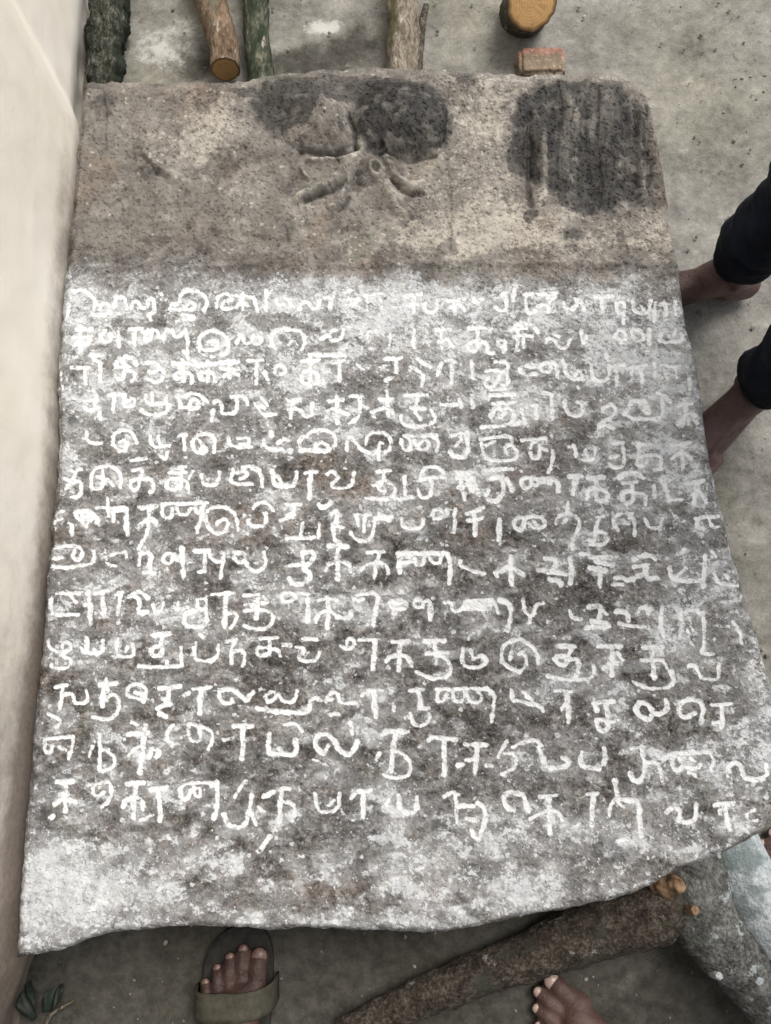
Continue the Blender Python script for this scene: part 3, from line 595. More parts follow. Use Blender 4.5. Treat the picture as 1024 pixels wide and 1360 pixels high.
def build_slab():
    nu, nv = 740, 920
    T = spline([(x, y - 6) for x, y in EDGE_TOP], nu); B = spline(EDGE_BOT, nu); Lf = spline([(x - 3 * max(0, 1 - y / 500), y) for x, y in EDGE_L], nv); Rt = spline(EDGE_R, nv)
    Lf[0] = T[0] = (111, 103); Rt[0] = T[-1]
    rng = np.random.RandomState(2)

    def ragged(e, amp, seed, per=12.0):
        n = len(e); t = np.arange(n) / per
        env = np.minimum(1, np.minimum(np.arange(n), np.arange(n)[::-1]) / 10.0)
        d = ((fbm(t, t * 0 + .3, 4, seed) - .5) * 2 * amp) * env
        tn = np.gradient(e, axis=0); tn /= np.linalg.norm(tn, axis=1)[:, None] + 1e-9
        return e + np.stack([-tn[:, 1], tn[:, 0]], -1) * d[:, None]
    T = ragged(T, 3.0, 51); B = ragged(B, 3.4, 52, 20); Lf = ragged(Lf, 2.8, 53, 18); Rt = ragged(Rt, 2.4, 54, 26)
    s = np.linspace(0, 1, nu)[None, :, None]; t = np.linspace(0, 1, nv)[:, None, None]
    G = (1 - t) * T[None] + t * B[None] + (1 - s) * Lf[:, None] + s * Rt[:, None] \
        - ((1 - s) * (1 - t) * T[0] + s * (1 - t) * T[-1] + (1 - s) * t * B[0] + s * t * B[-1])
    u, v = G[..., 0], G[..., 1]
    W3 = place(u, v, SZ, SK)
    X, Y = W3[..., 0], W3[..., 1]

    bmp = rasterise(WRITING)
    halo = boxblur(boxblur(bmp, 9), 9)
    ink = bilinear(bmp, u * 2, v * 2)
    hal = bilinear(halo, u * 2, v * 2)

    wu = u + (fbm(u / 22, v / 22, 5, 91, .6) - .5) * 46
    wv = v + (fbm(u / 22 + 40, v / 22, 5, 93, .6) - .5) * 46

    def field(lst, sharp=False):
        f = np.zeros_like(u)
        for x, y, rx, ry, a in lst:
            d2 = ((wu - x) / rx) ** 2 + ((wv - y) / ry) ** 2
            if sharp: f = np.maximum(f, a * sstep(1.13, .90, np.sqrt(((.55 * wu + .45 * u - x) / rx) ** 2 + ((.55 * wv + .45 * v - y) / ry) ** 2)))
            else: f += a * np.exp(-d2)
        return f
    up = sstep(402, 322, wv * .75 + v * .25 + 46 * (fbm(u / 70, v / 40, 4, 99) - .5))
    base = .07 + .22 * sstep(335, 385, wv) * sstep(640, 480, v) + .10 * sstep(560, 620, v) * sstep(800, 640, v) + .06 * sstep(700, 800, v)
    chalk = np.minimum(base + .85 * field(CHALK), .92) * np.minimum(1, 1.7 * (1 - up) ** 1.15)
    cl = fbm(u / 60, v / 34, 5, 61, .62)
    chalk += (.30 * hal + .95 * (cl - .5) + .35 * sstep(.56, .70, fbm(u / 26, v / 15, 4, 67))) * (1 - up)
    chalk = np.clip(chalk, 0, .95)
    stain_shade = field(STAIN, True)
    streak = fbm(u / 15 + .6 * fbm(u / 30, v / 30, 3, 75), v / 130 + .4 * fbm(u / 40, v / 25, 3, 76), 4, 71)
    circ = sstep(1.2, .7, np.sqrt(((wu - 775) / 98) ** 2 + ((wv - 190) / 86) ** 2))
    mott = fbm(u / 16, v / 16, 4, 73)
    stain_shade = np.clip(stain_shade * (1 - .30 * circ * sstep(.54, .70, streak)) * (1 - .40 * sstep(.58, .75, mott)), 0, 1)
    pale = field(PALE)
    rust = field(RUST)
    pale += up * .55 * (fbm(u / 55, v / 55, 5, 83, .6) - .52)
    stain_shade = np.maximum(stain_shade, up * .5 * sstep(.56, .72, fbm(u / 38 + 5, v / 38, 5, 87, .6)))

    # relief (metres)
    h = (fbm(X * 5, Y * 5, 3, 11) - .5) * .007 + (fbm(X * 34, Y * 34, 4, 13) - .5) * .0042 + (fbm(X * 170, Y * 170, 3, 17) - .5) * .0020
    h += up * (fbm(X * 26, Y * 26, 4, 19) - .5) * .006
    pit = fbm(X * 260, Y * 260, 2, 23)
    h -= .0016 * sstep(.62, .8, pit)
    h -= .0020 * ink

    ru = u + (fbm(u / 26, v / 26, 3, 95) - .5) * 14; rv_ = v + (fbm(u / 26 + 9, v / 26, 3, 96) - .5) * 14

    def dome(x, y, rx, ry, a, pw=.95):
        d2 = ((ru - x) / rx) ** 2 + ((rv_ - y) / ry) ** 2
        return a * np.clip(1 - d2, 0, 1) ** pw
    h += dome(424, 166, 50, 40, .026) + dome(425, 128, 66, 34, .010) + dome(448, 190, 13, 13, .008)
    h += dome(537, 155, 68, 54, .026) + dome(522, 196, 20, 14, .004)
    h += dome(480, 182, 14, 22, .009)
    h -= .003 * circ - .010 * circ * (streak - .4) - .004 * circ * (mott - .5)
    h += dome(255, 190, 90, 44, .008, 1) + dome(490, 226, 20, 20, .016)
    h += up * .006 * (fbm(u / 34, v / 34, 4, 101) - .5)
    G_ = []   # grooves and ridges: points, half width px, height
    G_ += [([(467, 158), (469, 182), (471, 198)], 3, -.008), ([(398, 200), (430, 206), (466, 202)], 3, -.005), ([(505, 206), (535, 214), (578, 206)], 3, -.005),
           ([(472, 210), (456, 230), (432, 249), (398, 262)], 7.5, .0105), ([(512, 213), (525, 238), (543, 251), (562, 247)], 7.5, .0105),
           ([(468, 226), (458, 250), (444, 274)], 7, .006), ([(508, 238), (520, 262), (538, 283)], 8, .006), ([(402, 222), (410, 238)], 4, .006),
           ([(460, 240), (440, 256), (404, 269)], 3, -.004), ([(520, 244), (540, 261), (562, 257)], 3, -.005), ([(462, 262), (450, 281)], 3, -.004),
           ([(528, 268), (548, 288)], 3.5, -.004), ([(408, 210), (440, 214), (466, 210)], 4, .005), ([(440, 312), (470, 308), (495, 300)], 4, -.003),
           ([(187, 209), (200, 219), (208, 234), (222, 237)], 4, -.0034), ([(195, 207), (212, 224), (235, 236)], 6, .004), ([(322, 212), (321, 260), (319, 312)], 2.5, -.003), ([(202, 258), (201, 310)], 2.5, -.0025),
           ([(595, 110), (594, 200), (597, 330)], 2.5, -.003), ([(325, 310), (380, 322)], 3, -.002), ([(137, 110), (138, 200)], 2.5, -.003), ([(381, 304), (384, 322)], 3, -.004),
           ([(704, 150), (703, 275)], 4, -.012), ([(720, 170), (722, 262)], 7, .007), ([(760, 130), (762, 270)], 10, .007), ([(820, 140), (822, 268)], 9, .008), ([(853, 150), (855, 255)], 4, .006), ([(795, 120), (797, 270)], 3.5, -.006), ([(845, 150), (846, 270)], 3, -.006), ([(860, 140), (864, 240)], 3, -.006), ([(728, 146), (752, 145)], 3, -.004), ([(730, 150), (729, 190)], 3, -.004),
           ([(90, 355), (300, 352), (620, 349), (900, 352)], 5, .003)]
    for pts, hw, a in G_:
        d = poly_dist(ru * .6 + u * .4, rv_ * .6 + v * .4, pts, hw * 3)
        h += (.6 if pts[0][0] > 680 or (pts[0][1] > 200 and abs(pts[0][0] - pts[-1][0]) < 6) else 1.15) * a * np.exp(-(d / hw) ** 2)
        if a < -.0035: stain_shade = np.maximum(stain_shade, .75 * np.exp(-(d / (hw * .9)) ** 2))  # groove dirt doubling as painted shade that brings out the relief
        if a > .0045: pale += .5 * np.exp(-(d / hw) ** 2)  # highlight painted along the raised ridges
    # the small white ring under the emblem
    rr = np.hypot(u - 500, v - 231)
    h += .007 * np.exp(-((rr - 8) / 3.2) ** 2) - .004 * np.exp(-(rr / 4) ** 2)
    pale += .9 * np.exp(-((rr - 8) / 3.5) ** 2)
    # worn, chipped rim
    Xi = np.minimum(np.arange(nu), np.arange(nu)[::-1])[None, :] * 1.35 * np.ones((nv, 1))
    Yi = np.minimum(np.arange(nv), np.arange(nv)[::-1])[:, None] * 1.27 * np.ones((1, nu))
    e = np.minimum(Xi, Yi)
    rim = 7 + 9 * fbm(u / 30, v / 30, 3, 29)
    h -= .011 * np.clip(1 - e / rim, 0, 1) ** 1.8
    V = np.stack([X, Y, W3[..., 2] + h], -1)

    idx = np.arange(nv * nu).reshape(nv, nu)
    q = np.stack([idx[:-1, :-1], idx[1:, :-1], idx[1:, 1:], idx[:-1, 1:]], -1).reshape(-1, 4)
    fv = lambda a: (a[:-1, :-1] + a[1:, 1:]).ravel() * .5
    A = {'chalk': chalk.ravel(), 'ink': (ink * (1 - up * .5)).ravel(), 'stain_shade': stain_shade.ravel(), 'upper': up.ravel(), 'pale': (pale * up).ravel(), 'rust': rust.ravel()}
    VV = V.reshape(-1, 3)
    is_up = fv(v) < 345
    emb = is_up & (fv(u) > 335) & (fv(u) < 605) & (fv(v) > 108) & (fv(v) < 290)
    med = is_up & (fv(circ) > .5)
    let = (~is_up) & (fv(ink) > .5)
    root = empty('stone_slab', (0, .35, .09))
    tag(root, 'big weathered stone slab with rows of white chalked carved letters', 'stone slab')
    up_o = link_mesh('carved_panel', sub_mesh('carved_panel', VV, q[is_up & ~emb & ~med], A), M_STONE, root)
    up_o['label'] = 'bare brown upper band of the slab'
    lo_o = link_mesh('inscribed_panel', sub_mesh('inscribed_panel', VV, q[~is_up & ~let], A), M_STONE, root)
    for nm, msk, par in (('emblem', emb, up_o), ('medallion', med, up_o), ('inscription', let, lo_o)):
        o = bpy.data.objects.new(nm, sub_mesh(nm, VV, q[msk], A))
        o.data.materials.append(M_STONE)
        COL.objects.link(o); o.parent = par
    # broken sides and underside
    ring = np.concatenate([idx[0, :-1], idx[:-1, -1], idx[-1, :0:-1], idx[:0:-1, 0]])
    rv = VV[ring]; n = len(ring)
    cen = rv.mean(0)
    lay = [rv]
    dirc = rv - cen; dirc[:, 2] = 0; dirc /= np.linalg.norm(dirc, axis=1)[:, None]
    tt = np.arange(n) / 14.0
    steps = 9
    for k in range(1, steps + 1):
        f = k / steps
        off = (fbm3(np.stack([rv[:, 0] * 40, rv[:, 1] * 40, np.full(n, f * 4)], -1), 4, 77) - .5) * .022 - .018 * f ** 2
        p = rv + dirc * off[:, None]
        bz = SZ + SK * rv[:, 1] - .085
        p[:, 2] = rv[:, 2] * (1 - f) + bz * f
        lay.append(p)
    allv = np.concatenate(lay + [np.array([[cen[0], cen[1], SZ + SK * cen[1] - .085]])])
    ii = np.arange(n); jn = (ii + 1) % n
    qs = np.concatenate([np.stack([k * n + ii, k * n + jn, (k + 1) * n + jn, (k + 1) * n + ii], -1) for k in range(steps)])
    tr = np.stack([steps * n + ii, steps * n + jn, np.full(n, (steps + 1) * n)], -1)
    z = np.zeros(len(allv))
    me = np_mesh('slab_body', allv, qs, False, {'chalk': z + .05, 'ink': z, 'stain_shade': z + .15, 'upper': z + .5, 'pale': z, 'rust': z + .1}, tr)
    link_mesh('slab_body', me, M_STONE, root)


build_slab()

# ---------------------------------------------------------------- plastered wall on the left
def build_wall():
    ys = np.concatenate([np.arange(-2.6, -.7, .05), np.arange(-.7, 1.5, .008), np.arange(1.5, 4.2, .05)])
    zs = np.concatenate([np.arange(-.03, .6, .008), np.arange(.6, 2.45, .03)])
    Yg, Zg = np.meshgrid(ys, zs)
    yk = [-2.6, -.6, -.42, -.34, -.26, -.037, .109, .323, .439, .625, .80, .875, .905, .96, 1.05, 1.3, 4.2]
    xk = [-.56, -.50, -.488, -.462, -.459, -.466, -.468, -.474, -.486, -.494, -.497, -.502, -.508, -.532, -.536, -.545, -.66]
    Xg = np.interp(Yg, yk, xk)
    Xg += (fbm(Yg * 4, Zg * 4, 3, 5) - .5) * .004 * sstep(.2, .5, Zg) + (fbm(Yg * 30, Zg * 30, 3, 6) - .5) * .002
    Xg -= .030 * sstep(.13, .0, Zg) * (.6 + .8 * fbm(Yg * 9, Zg * 9, 3, 9))
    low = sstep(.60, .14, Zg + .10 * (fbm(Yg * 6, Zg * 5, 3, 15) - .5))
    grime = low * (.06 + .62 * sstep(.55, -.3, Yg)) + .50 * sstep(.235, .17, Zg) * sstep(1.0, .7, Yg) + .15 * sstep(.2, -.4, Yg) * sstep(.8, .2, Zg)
    n, m = Yg.shape
    idx = np.arange(n * m).reshape(n, m)
    q = np.stack([idx[:-1, :-1], idx[1:, :-1], idx[1:, 1:], idx[:-1, 1:]], -1).reshape(-1, 4)
    fr = np.stack([Xg, Yg, Zg], -1).reshape(-1, 3)
    # back face and rim make it a real 20 cm wall
    bk = fr.copy(); bk[:, 0] = -.88
    ring = np.concatenate([idx[0, :-1], idx[:-1, -1], idx[-1, :0:-1], idx[:0:-1, 0]])
    r2 = np.roll(ring, -1); N = n * m
    side = np.stack([ring, r2, r2 + N, ring + N], -1)
    me = np_mesh('plastered_wall', np.concatenate([fr, bk]), np.concatenate([q, q[:, ::-1] + N, side]), True,
                 {'grime': np.concatenate([grime.ravel(), grime.ravel()])})
    o = link_mesh('plastered_wall', me, M_WALL)
    tag(o, 'cream limewashed wall with brown grime along its foot', 'wall')


build_wall()

# ---------------------------------------------------------------- branches and logs
def tube_mesh(name, pts, rads, seg=40, step=.004, rough=.12, lump=.1, seed=0, squash=1.0, caps=(True, True), fine=.05):
    """lofted branch with bark relief; returns (side mesh, [cap meshes])"""
    p = np.array([list(q) for q in pts], float); r = np.array(rads, float)
    if len(p) > 2:
        t0 = np.linspace(0, 1, len(p)); tt = np.linspace(0, 1, 60)
        # Catmull-Rom
        pe = np.vstack([2 * p[0] - p[1], p, 2 * p[-1] - p[-2]])
        out = []
        for t in tt:
            k = min(int(t * (len(p) - 1)), len(p) - 2); f = t * (len(p) - 1) - k
            a, b, c, d = pe[k], pe[k + 1], pe[k + 2], pe[k + 3]
            out.append(.5 * ((2 * b) + (c - a) * f + (2 * a - 5 * b + 4 * c - d) * f * f + (3 * b - a - 3 * c + d) * f ** 3))
        r = np.interp(tt, t0, r); p = np.array(out)
    d = np.concatenate([[0], np.cumsum(np.linalg.norm(np.diff(p, axis=0), axis=1))])
    n = max(8, int(d[-1] / step)); tt = np.linspace(0, d[-1], n)
    p = np.stack([np.interp(tt, d, p[:, i]) for i in range(3)], -1); r = np.interp(tt, d, r)
    tg = np.gradient(p, axis=0); tg /= np.linalg.norm(tg, axis=1)[:, None]
    upv = np.array([0, 0, 1.0]) if abs(tg[0][2]) < .9 else np.array([0, 1.0, 0])
    sx = np.cross(tg, upv); sx /= np.linalg.norm(sx, axis=1)[:, None]
    sy = np.cross(sx, tg)
    th = np.linspace(0, 2 * math.pi, seg, endpoint=False)
    ring = np.cos(th)[None, :, None] * sx[:, None] + np.sin(th)[None, :, None] * sy[:, None] * squash
    base = p[:, None] + ring * r[:, None, None]
    q3 = base.reshape(-1, 3)
    k = 1 + lump * 2 * (fbm3(q3 * 14 + seed, 3, seed) - .5) + rough * 2 * (fbm3(q3 * 60 + seed, 3, seed + 5) - .5) + fine * 2 * (fbm3(q3 * 220, 2, seed + 9) - .5)
    V = p[:, None] + ring * (r[:, None] * k.reshape(n, seg))[..., None]
    idx = np.arange(n * seg).reshape(n, seg); nx = np.roll(idx, -1, 1)
    quads = np.stack([idx[:-1], idx[1:], nx[1:], nx[:-1]], -1).reshape(-1, 4)
    me = np_mesh(name, V.reshape(-1, 3), quads, True)
    capm = []
    for end, on in zip((0, -1), caps):
        if not on: capm.append(None); continue
        rim = V[end]; c = rim.mean(0); out = tg[end] * (1 if end else -1)
        rings = [c[None] + (rim - c) * f + out * (.0025 * (1 - f ** 6) + .0012 * (vnoise3((rim + f) * 150, 3) - .5)[:, None]) for f in (1, .97, .9, .75, .55, .35, .15)]
        vv = np.concatenate(rings + [c[None] + out * .003])
        m = len(rings); i = np.arange(seg); j = (i + 1) % seg
        qd = np.concatenate([np.stack([a * seg + i, a * seg + j, (a + 1) * seg + j, (a + 1) * seg + i], -1) for a in range(m - 1)])
        tr = np.stack([(m - 1) * seg + i, (m - 1) * seg + j, np.full(seg, m * seg)], -1)
        rg = np.concatenate([np.full(seg, f) for f in (1, .97, .9, .75, .55, .35, .15)] + [[0]])
        capm.append(np_mesh('cut_end', vv, qd, True, {'ring': rg}, tr))
    return me, capm


def branch(name, label, cat, pts, rads, mat, group=None, cap_mat=None, **kw):
    loc = Vector(list(pts[0])); loc.z = 0
    root = empty(name, loc)
    tag(root, label, cat, group)
    me, caps = tube_mesh('bark', pts, rads, **kw)
    link_mesh('bark', me, mat, root)
    for c in caps:
        if c: link_mesh('cut_end', c, cap_mat or M_CUT, root)
    return root


GB = 'branches laid on the floor behind the slab'
def G(x, y, z): return P(x, y, z)

# the four thin poles at the top; those that pass under the slab carry it
branch('branch', 'smooth brown branch with an orange sawn end at the slab top', 'branch',
       [P(255, -160, .045), P(262, -70, .044), P(282, 10, .043), P(297, 60, .042), P(299, 92, .042)], [.031, .031, .030, .027, .0265], M_BROWNBARK, GB, seed=3, lump=.06, rough=.05)
branch('branch', 'dark green branch with red flecks, right beside the brown sawn branch', 'branch',
       [P(338, -150, .034), P(338, -40, .034), P(341, 40, .034), P(347, 110, .034), P(350, 200, .034)], [.026, .026, .024, .024, .022], M_REDBARK, GB, seed=11, lump=.12, rough=.14)
branch('branch', 'dark mossy branch lying along the foot of the wall', 'branch',
       [P(152, -150, .034), P(147, -40, .034), P(143, 40, .033), P(141, 120, .033), P(139, 170, .033)], [.026, .028, .032, .030, .024], M_MOSSBARK, GB, seed=23, lump=.30, rough=.42, fine=.14)
branch('branch', 'tan and olive knobbly branch running under the middle of the slab top', 'branch',
       [P(532, -150, .036), P(533, -30, .036), P(536, 50, .036), P(537, 130, .036), P(538, 260, .036)], [.030, .030, .029, .029, .028], M_TANBARK, GB, seed=31, lump=.14, rough=.16)
branch('branch', 'short grey stick flat on the floor beside the knobbly branch', 'branch',
       [P(566, 8, .008), P(561, 30, .008), P(557, 70, .008), P(556, 100, .008)], [.006, .007, .008, .007], M_GREYBARK, GB, seed=37, seg=16, rough=.15)

# thick log standing on its end: only the sawn face is in the picture
def sawn_log():
    root = empty('sawn_log', P(705, 0, 0))
    tag(root, 'thick round log with its honey coloured sawn face up', 'log')
    c = P(706, 4, .085)
    a = Vector((c.x + .012, c.y + .30, .060)); b = Vector((c.x, c.y, .058))
    ax = Vector((0.02, .62, -.78)).normalized()
    a = c + ax * .105
    me, caps = tube_mesh('bark', [a, c], [.046, .043], seed=41, lump=.05, rough=.06, caps=(True, True), seg=64)
    link_mesh('bark', me, M_GREYBARK, root)
    for cc in caps: link_mesh('cut_end', cc, M_CUT, root)


sawn_log()

# lumps of brick
def rough_block(name, label, cat, c, size, rot, mat, seed, chip=.006):
    bm = bmesh.new()
    bmesh.ops.create_cube(bm, size=1)
    bmesh.ops.scale(bm, vec=size, verts=bm.verts)
    bmesh.ops.bevel(bm, geom=bm.edges[:], offset=.006, segments=3, affect='EDGES')
    long_e = [e for e in bm.edges if e.calc_length() > .02]
    bmesh.ops.subdivide_edges(bm, edges=long_e, cuts=11, use_grid_fill=True)
    R = Matrix.Rotation(rot, 3, 'Z')
    for vtx in bm.verts:
        q = vtx.co.copy()
        k = fbm3(np.array([[q.x * 40 + seed, q.y * 40, q.z * 40]]), 3, seed)[0] - .5
        q += vtx.co.normalized() * k * 2 * chip
        vtx.co = R @ q
    me = bpy.data.meshes.new(name); bm.to_mesh(me); bm.free()
    me.polygons.foreach_set('use_smooth', np.ones(len(me.polygons), bool))
    o = link_mesh(name, me, mat); o.location = c
    return tag(o, label, cat)


def mat_brick():
    s = NT('broken brick')
    n1 = s.noise(45, 4, .7); n2 = s.noise(180, 3, .7); n3 = s.noise(26, 3, .6)
    sep = s.n('ShaderNodeSeparateXYZ'); s.t.links.new(s.co.outputs['Object'], sep.inputs[0])
    top = s.ramp01(s.math('ADD', s.math('MULTIPLY', sep.outputs['Y'], 22.0), s.math('SUBTRACT', n3, .5)), .02, .42)
    col = s.mix(top, s.ramp(n1, [(.3, (.12, .09, .062)), (.7, (.30, .235, .17))]), s.ramp(n1, [(.3, (.20, .095, .068)), (.7, (.40, .235, .18))]))
    col = s.mix(s.ramp01(n2, .62, .72), col, (.5, .45, .4))
    col = s.mix(s.ramp01(n3, .60, .68), col, (.06, .048, .036))
    s.bump(s.math('ADD', n1, n2), .7, .004)
    return s.done(col, .9, .2)


c = P(721, 80, .028)
rough_block('brick', 'broken brick with a reddish worn edge behind the slab top', 'brick', (c.x, c.y, .014), (.086, .060, .034), .02, mat_brick(), 4)

# forked log that props the near end of the slab
def forked_log():
    root = empty('forked_log', P(880, 1220, 0))
    tag(root, 'grey barked forked log propping the near end of the slab', 'log')
    z1 = .055
    arm, c1 = tube_mesh('arm', [P(452, 1372, .032), P(590, 1312, .038), P(720, 1262, .046), P(820, 1222, .050), P(870, 1202, .052), P(905, 1190, .052)],
                        [.018, .027, .032, .041, .050, .040], seed=53, lump=.10, rough=.12, caps=(True, True))
    link_mesh('arm', arm, M_DARKBARK, root)
    for cc in c1: link_mesh('cut_end', cc, M_DARKBARK, root)
    tr, c2 = tube_mesh('trunk', [P(925, 1040, .045), P(920, 1110, .048), P(917, 1170, .052), P(938, 1228, .056), P(990, 1291, .056), P(1052, 1362, .058), P(1120, 1440, .06)],
                       [.040, .044, .050, .047, .039, .037, .038], seed=59, lump=.09, rough=.09, caps=(True, True), seg=56)
    link_mesh('trunk', tr, M_FORK, root)
    for cc in c2: link_mesh('cut_end', cc, M_CUT, root)
    # broken side stub with an orange end
    b = P(903, 1176, .118); a = b + Vector((-.012, -.006, -.035))
    st, c3 = tube_mesh('side_stub', [a, (a + b) / 2, b], [.016, .013, .009], seed=61, lump=.5, rough=.45, fine=.15, caps=(True, True), step=.002)
    link_mesh('side_stub', st, M_STUB, root)
    for cc in c3: link_mesh('cut_end', cc, M_STUB, root)
    k = P(923, 1209, .108)
    kn, c4 = tube_mesh('knot', [k - Vector((.004, .004, .02)), k], [.008, .006], seed=67, seg=24, lump=.2, rough=.15, step=.002)
    link_mesh('knot', kn, M_BROWNBARK, root)
    for cc in c4: link_mesh('cut_end', cc, M_STUB, root)
    for (px, py, zz) in ((955, 1296, .086), (1008, 1302, .094)):
        k = P(px, py, zz)
        kn, c4 = tube_mesh('knot', [k - Vector((0, 0, .014)), k], [.009, .006], seed=px, seg=24, lump=.2, rough=.2, step=.002)
        link_mesh('knot', kn, M_PALEBARK, root)
        link_mesh('cut_end', c4[1], M_PALEBARK, root)


M_DARKBARK = mat_bark('dark arm bark', (.012, .009, .007), (.046, .036, .028), (.13, .112, .090), (.045, .046, .034), .3, (.27, .27, .245), .24)  # darker bark tone for the arm
M_STUB = mat_plain('orange torn wood', (.085, .050, .030), (.33, .215, .13), 90, .85, .2, .8, .004)
M_FORK = mat_bark('lichened bark', (.030, .029, .026), (.11, .108, .100), (.25, .25, .235), (.085, .10, .080), .35, (.36, .40, .40), .42)
forked_log()
branch('pale_log', 'pale bluish white smooth log lying to the right of the forked log', 'log',
       [P(935, 1050, .045), P(960, 1110, .045), P(988, 1165, .046), P(1027, 1232, .048), P(1105, 1345, .048)], [.042, .044, .045, .047, .048], M_PALEBARK, None, seed=71, lump=.05, rough=.025, fine=.01, seg=56)

# thin dry twig and a torn leaf in the corner by the wall
tw, cps = tube_mesh('twig', [P(58, 1372, .006), P(66, 1350, .008), P(82, 1338, .010), P(100, 1328, .008)], [.0022, .0024, .002, .0014], seg=10, step=.002, seed=81)
o = link_mesh('twig', tw, M_TANBARK)
tag(o, 'thin pale curved twig on the soil at the foot of the wall', 'twig')


def leaf(name, label, base, length, width, ang, mat, curl, group=None):
    n, m = 18, 9
    V = []
    for i in range(n):
        t = i / (n - 1)
        wd = width * math.sin(math.pi * min(1, t * .97 + .02)) ** .8
        for j in range(m):
            s_ = (j / (m - 1) - .5) * 2
            V.append((s_ * wd, t * length, .012 + curl * (t - t * t) + .25 * wd * s_ * s_ + .004 * math.sin(9 * t + 4 * s_)))
    V = np.array(V)
    ca, sa = math.cos(ang), math.sin(ang)
    V = np.stack([V[:, 0] * ca - V[:, 1] * sa, V[:, 0] * sa + V[:, 1] * ca, V[:, 2]], -1)
    idx = np.arange(n * m).reshape(n, m)
    q = np.stack([idx[:-1, :-1], idx[:-1, 1:], idx[1:, 1:], idx[1:, :-1]], -1).reshape(-1, 4)
    low = V - np.array([0, 0, .0012])
    ring = np.concatenate([idx[0, :-1], idx[:-1, -1], idx[-1, :0:-1], idx[:0:-1, 0]]); r2 = np.roll(ring, -1); N = n * m
    me = np_mesh(name, np.concatenate([V, low]), np.concatenate([q, q[:, ::-1] + N, np.stack([r2, ring, ring + N, r2 + N], -1)]), True)
    o = link_mesh(name, me, mat); o.location = (base.x, base.y, 0)
    return tag(o, label, 'leaf', group)


M_LEAF = mat_plain('dark leaf', (.008, .013, .010), (.022, .030, .022), 60, .6, .35, .4)
leaf('leaf', 'dark green curled leaf nearest the wall corner', P(50, 1350), .050, .013, .25, M_LEAF, .05, 'leaves at the foot of the wall')
leaf('leaf', 'dark green flat leaf just right of the curled leaf', P(62, 1340), .042, .011, -.6, M_LEAF, .03, 'leaves at the foot of the wall')

# ---------------------------------------------------------------- people
def capsule(bm, a, ra, b, rb, flat=None, seg=16):
    """closed tapered capsule; flat = (axis scale) squashes it around its middle"""
    a = Vector(a); b = Vector(b); ax = b - a
    L = ax.length
    rows = []
    for i in range(5):
        t = math.pi / 2 * i / 4
        rows.append((-ra * math.cos(t), ra * math.sin(t)))
    for i in range(5):
        t = math.pi / 2 * i / 4
        rows.append((L + rb * math.sin(t), rb * math.cos(t)))
    qt = Vector((0, 0, 1)).rotation_difference(ax.normalized()) if L > 1e-6 else Quaternion()
    vs = []
    for zz, r in rows:
        if r < 1e-5:
            vs.append([bm.verts.new(a + qt @ Vector((0, 0, zz)))]); continue
        vs.append([bm.verts.new(a + qt @ Vector((r * math.cos(2 * math.pi * k / seg), r * math.sin(2 * math.pi * k / seg), zz))) for k in range(seg)])
    for r0, r1 in zip(vs[:-1], vs[1:]):
        for k in range(seg):
            k2 = (k + 1) % seg
            if len(r0) == 1 and len(r1) == 1: continue
            if len(r0) == 1: bm.faces.new((r0[0], r1[k2], r1[k]))
            elif len(r1) == 1: bm.faces.new((r0[k], r0[k2], r1[0]))
            else: bm.faces.new((r0[k], r0[k2], r1[k2], r1[k]))


def fused(name, bm, voxel, smooth=4):
    """one continuous skin from overlapping closed shells"""
    me = bpy.data.meshes.new(name + '_cage'); bm.to_mesh(me); bm.free()
    o = bpy.data.objects.new(name + '_cage', me); COL.objects.link(o)
    r = o.modifiers.new('remesh', 'REMESH'); r.mode = 'VOXEL'; r.voxel_size = voxel; r.use_smooth_shade = True
    sm = o.modifiers.new('smooth', 'SMOOTH'); sm.iterations = smooth; sm.factor = .5
    dg = bpy.context.evaluated_depsgraph_get()
    out = bpy.data.meshes.new_from_object(o.evaluated_get(dg))
    bpy.data.objects.remove(o); bpy.data.meshes.remove(me)
    out.name = name
    out.polygons.foreach_set('use_smooth', np.ones(len(out.polygons), bool))
    return out


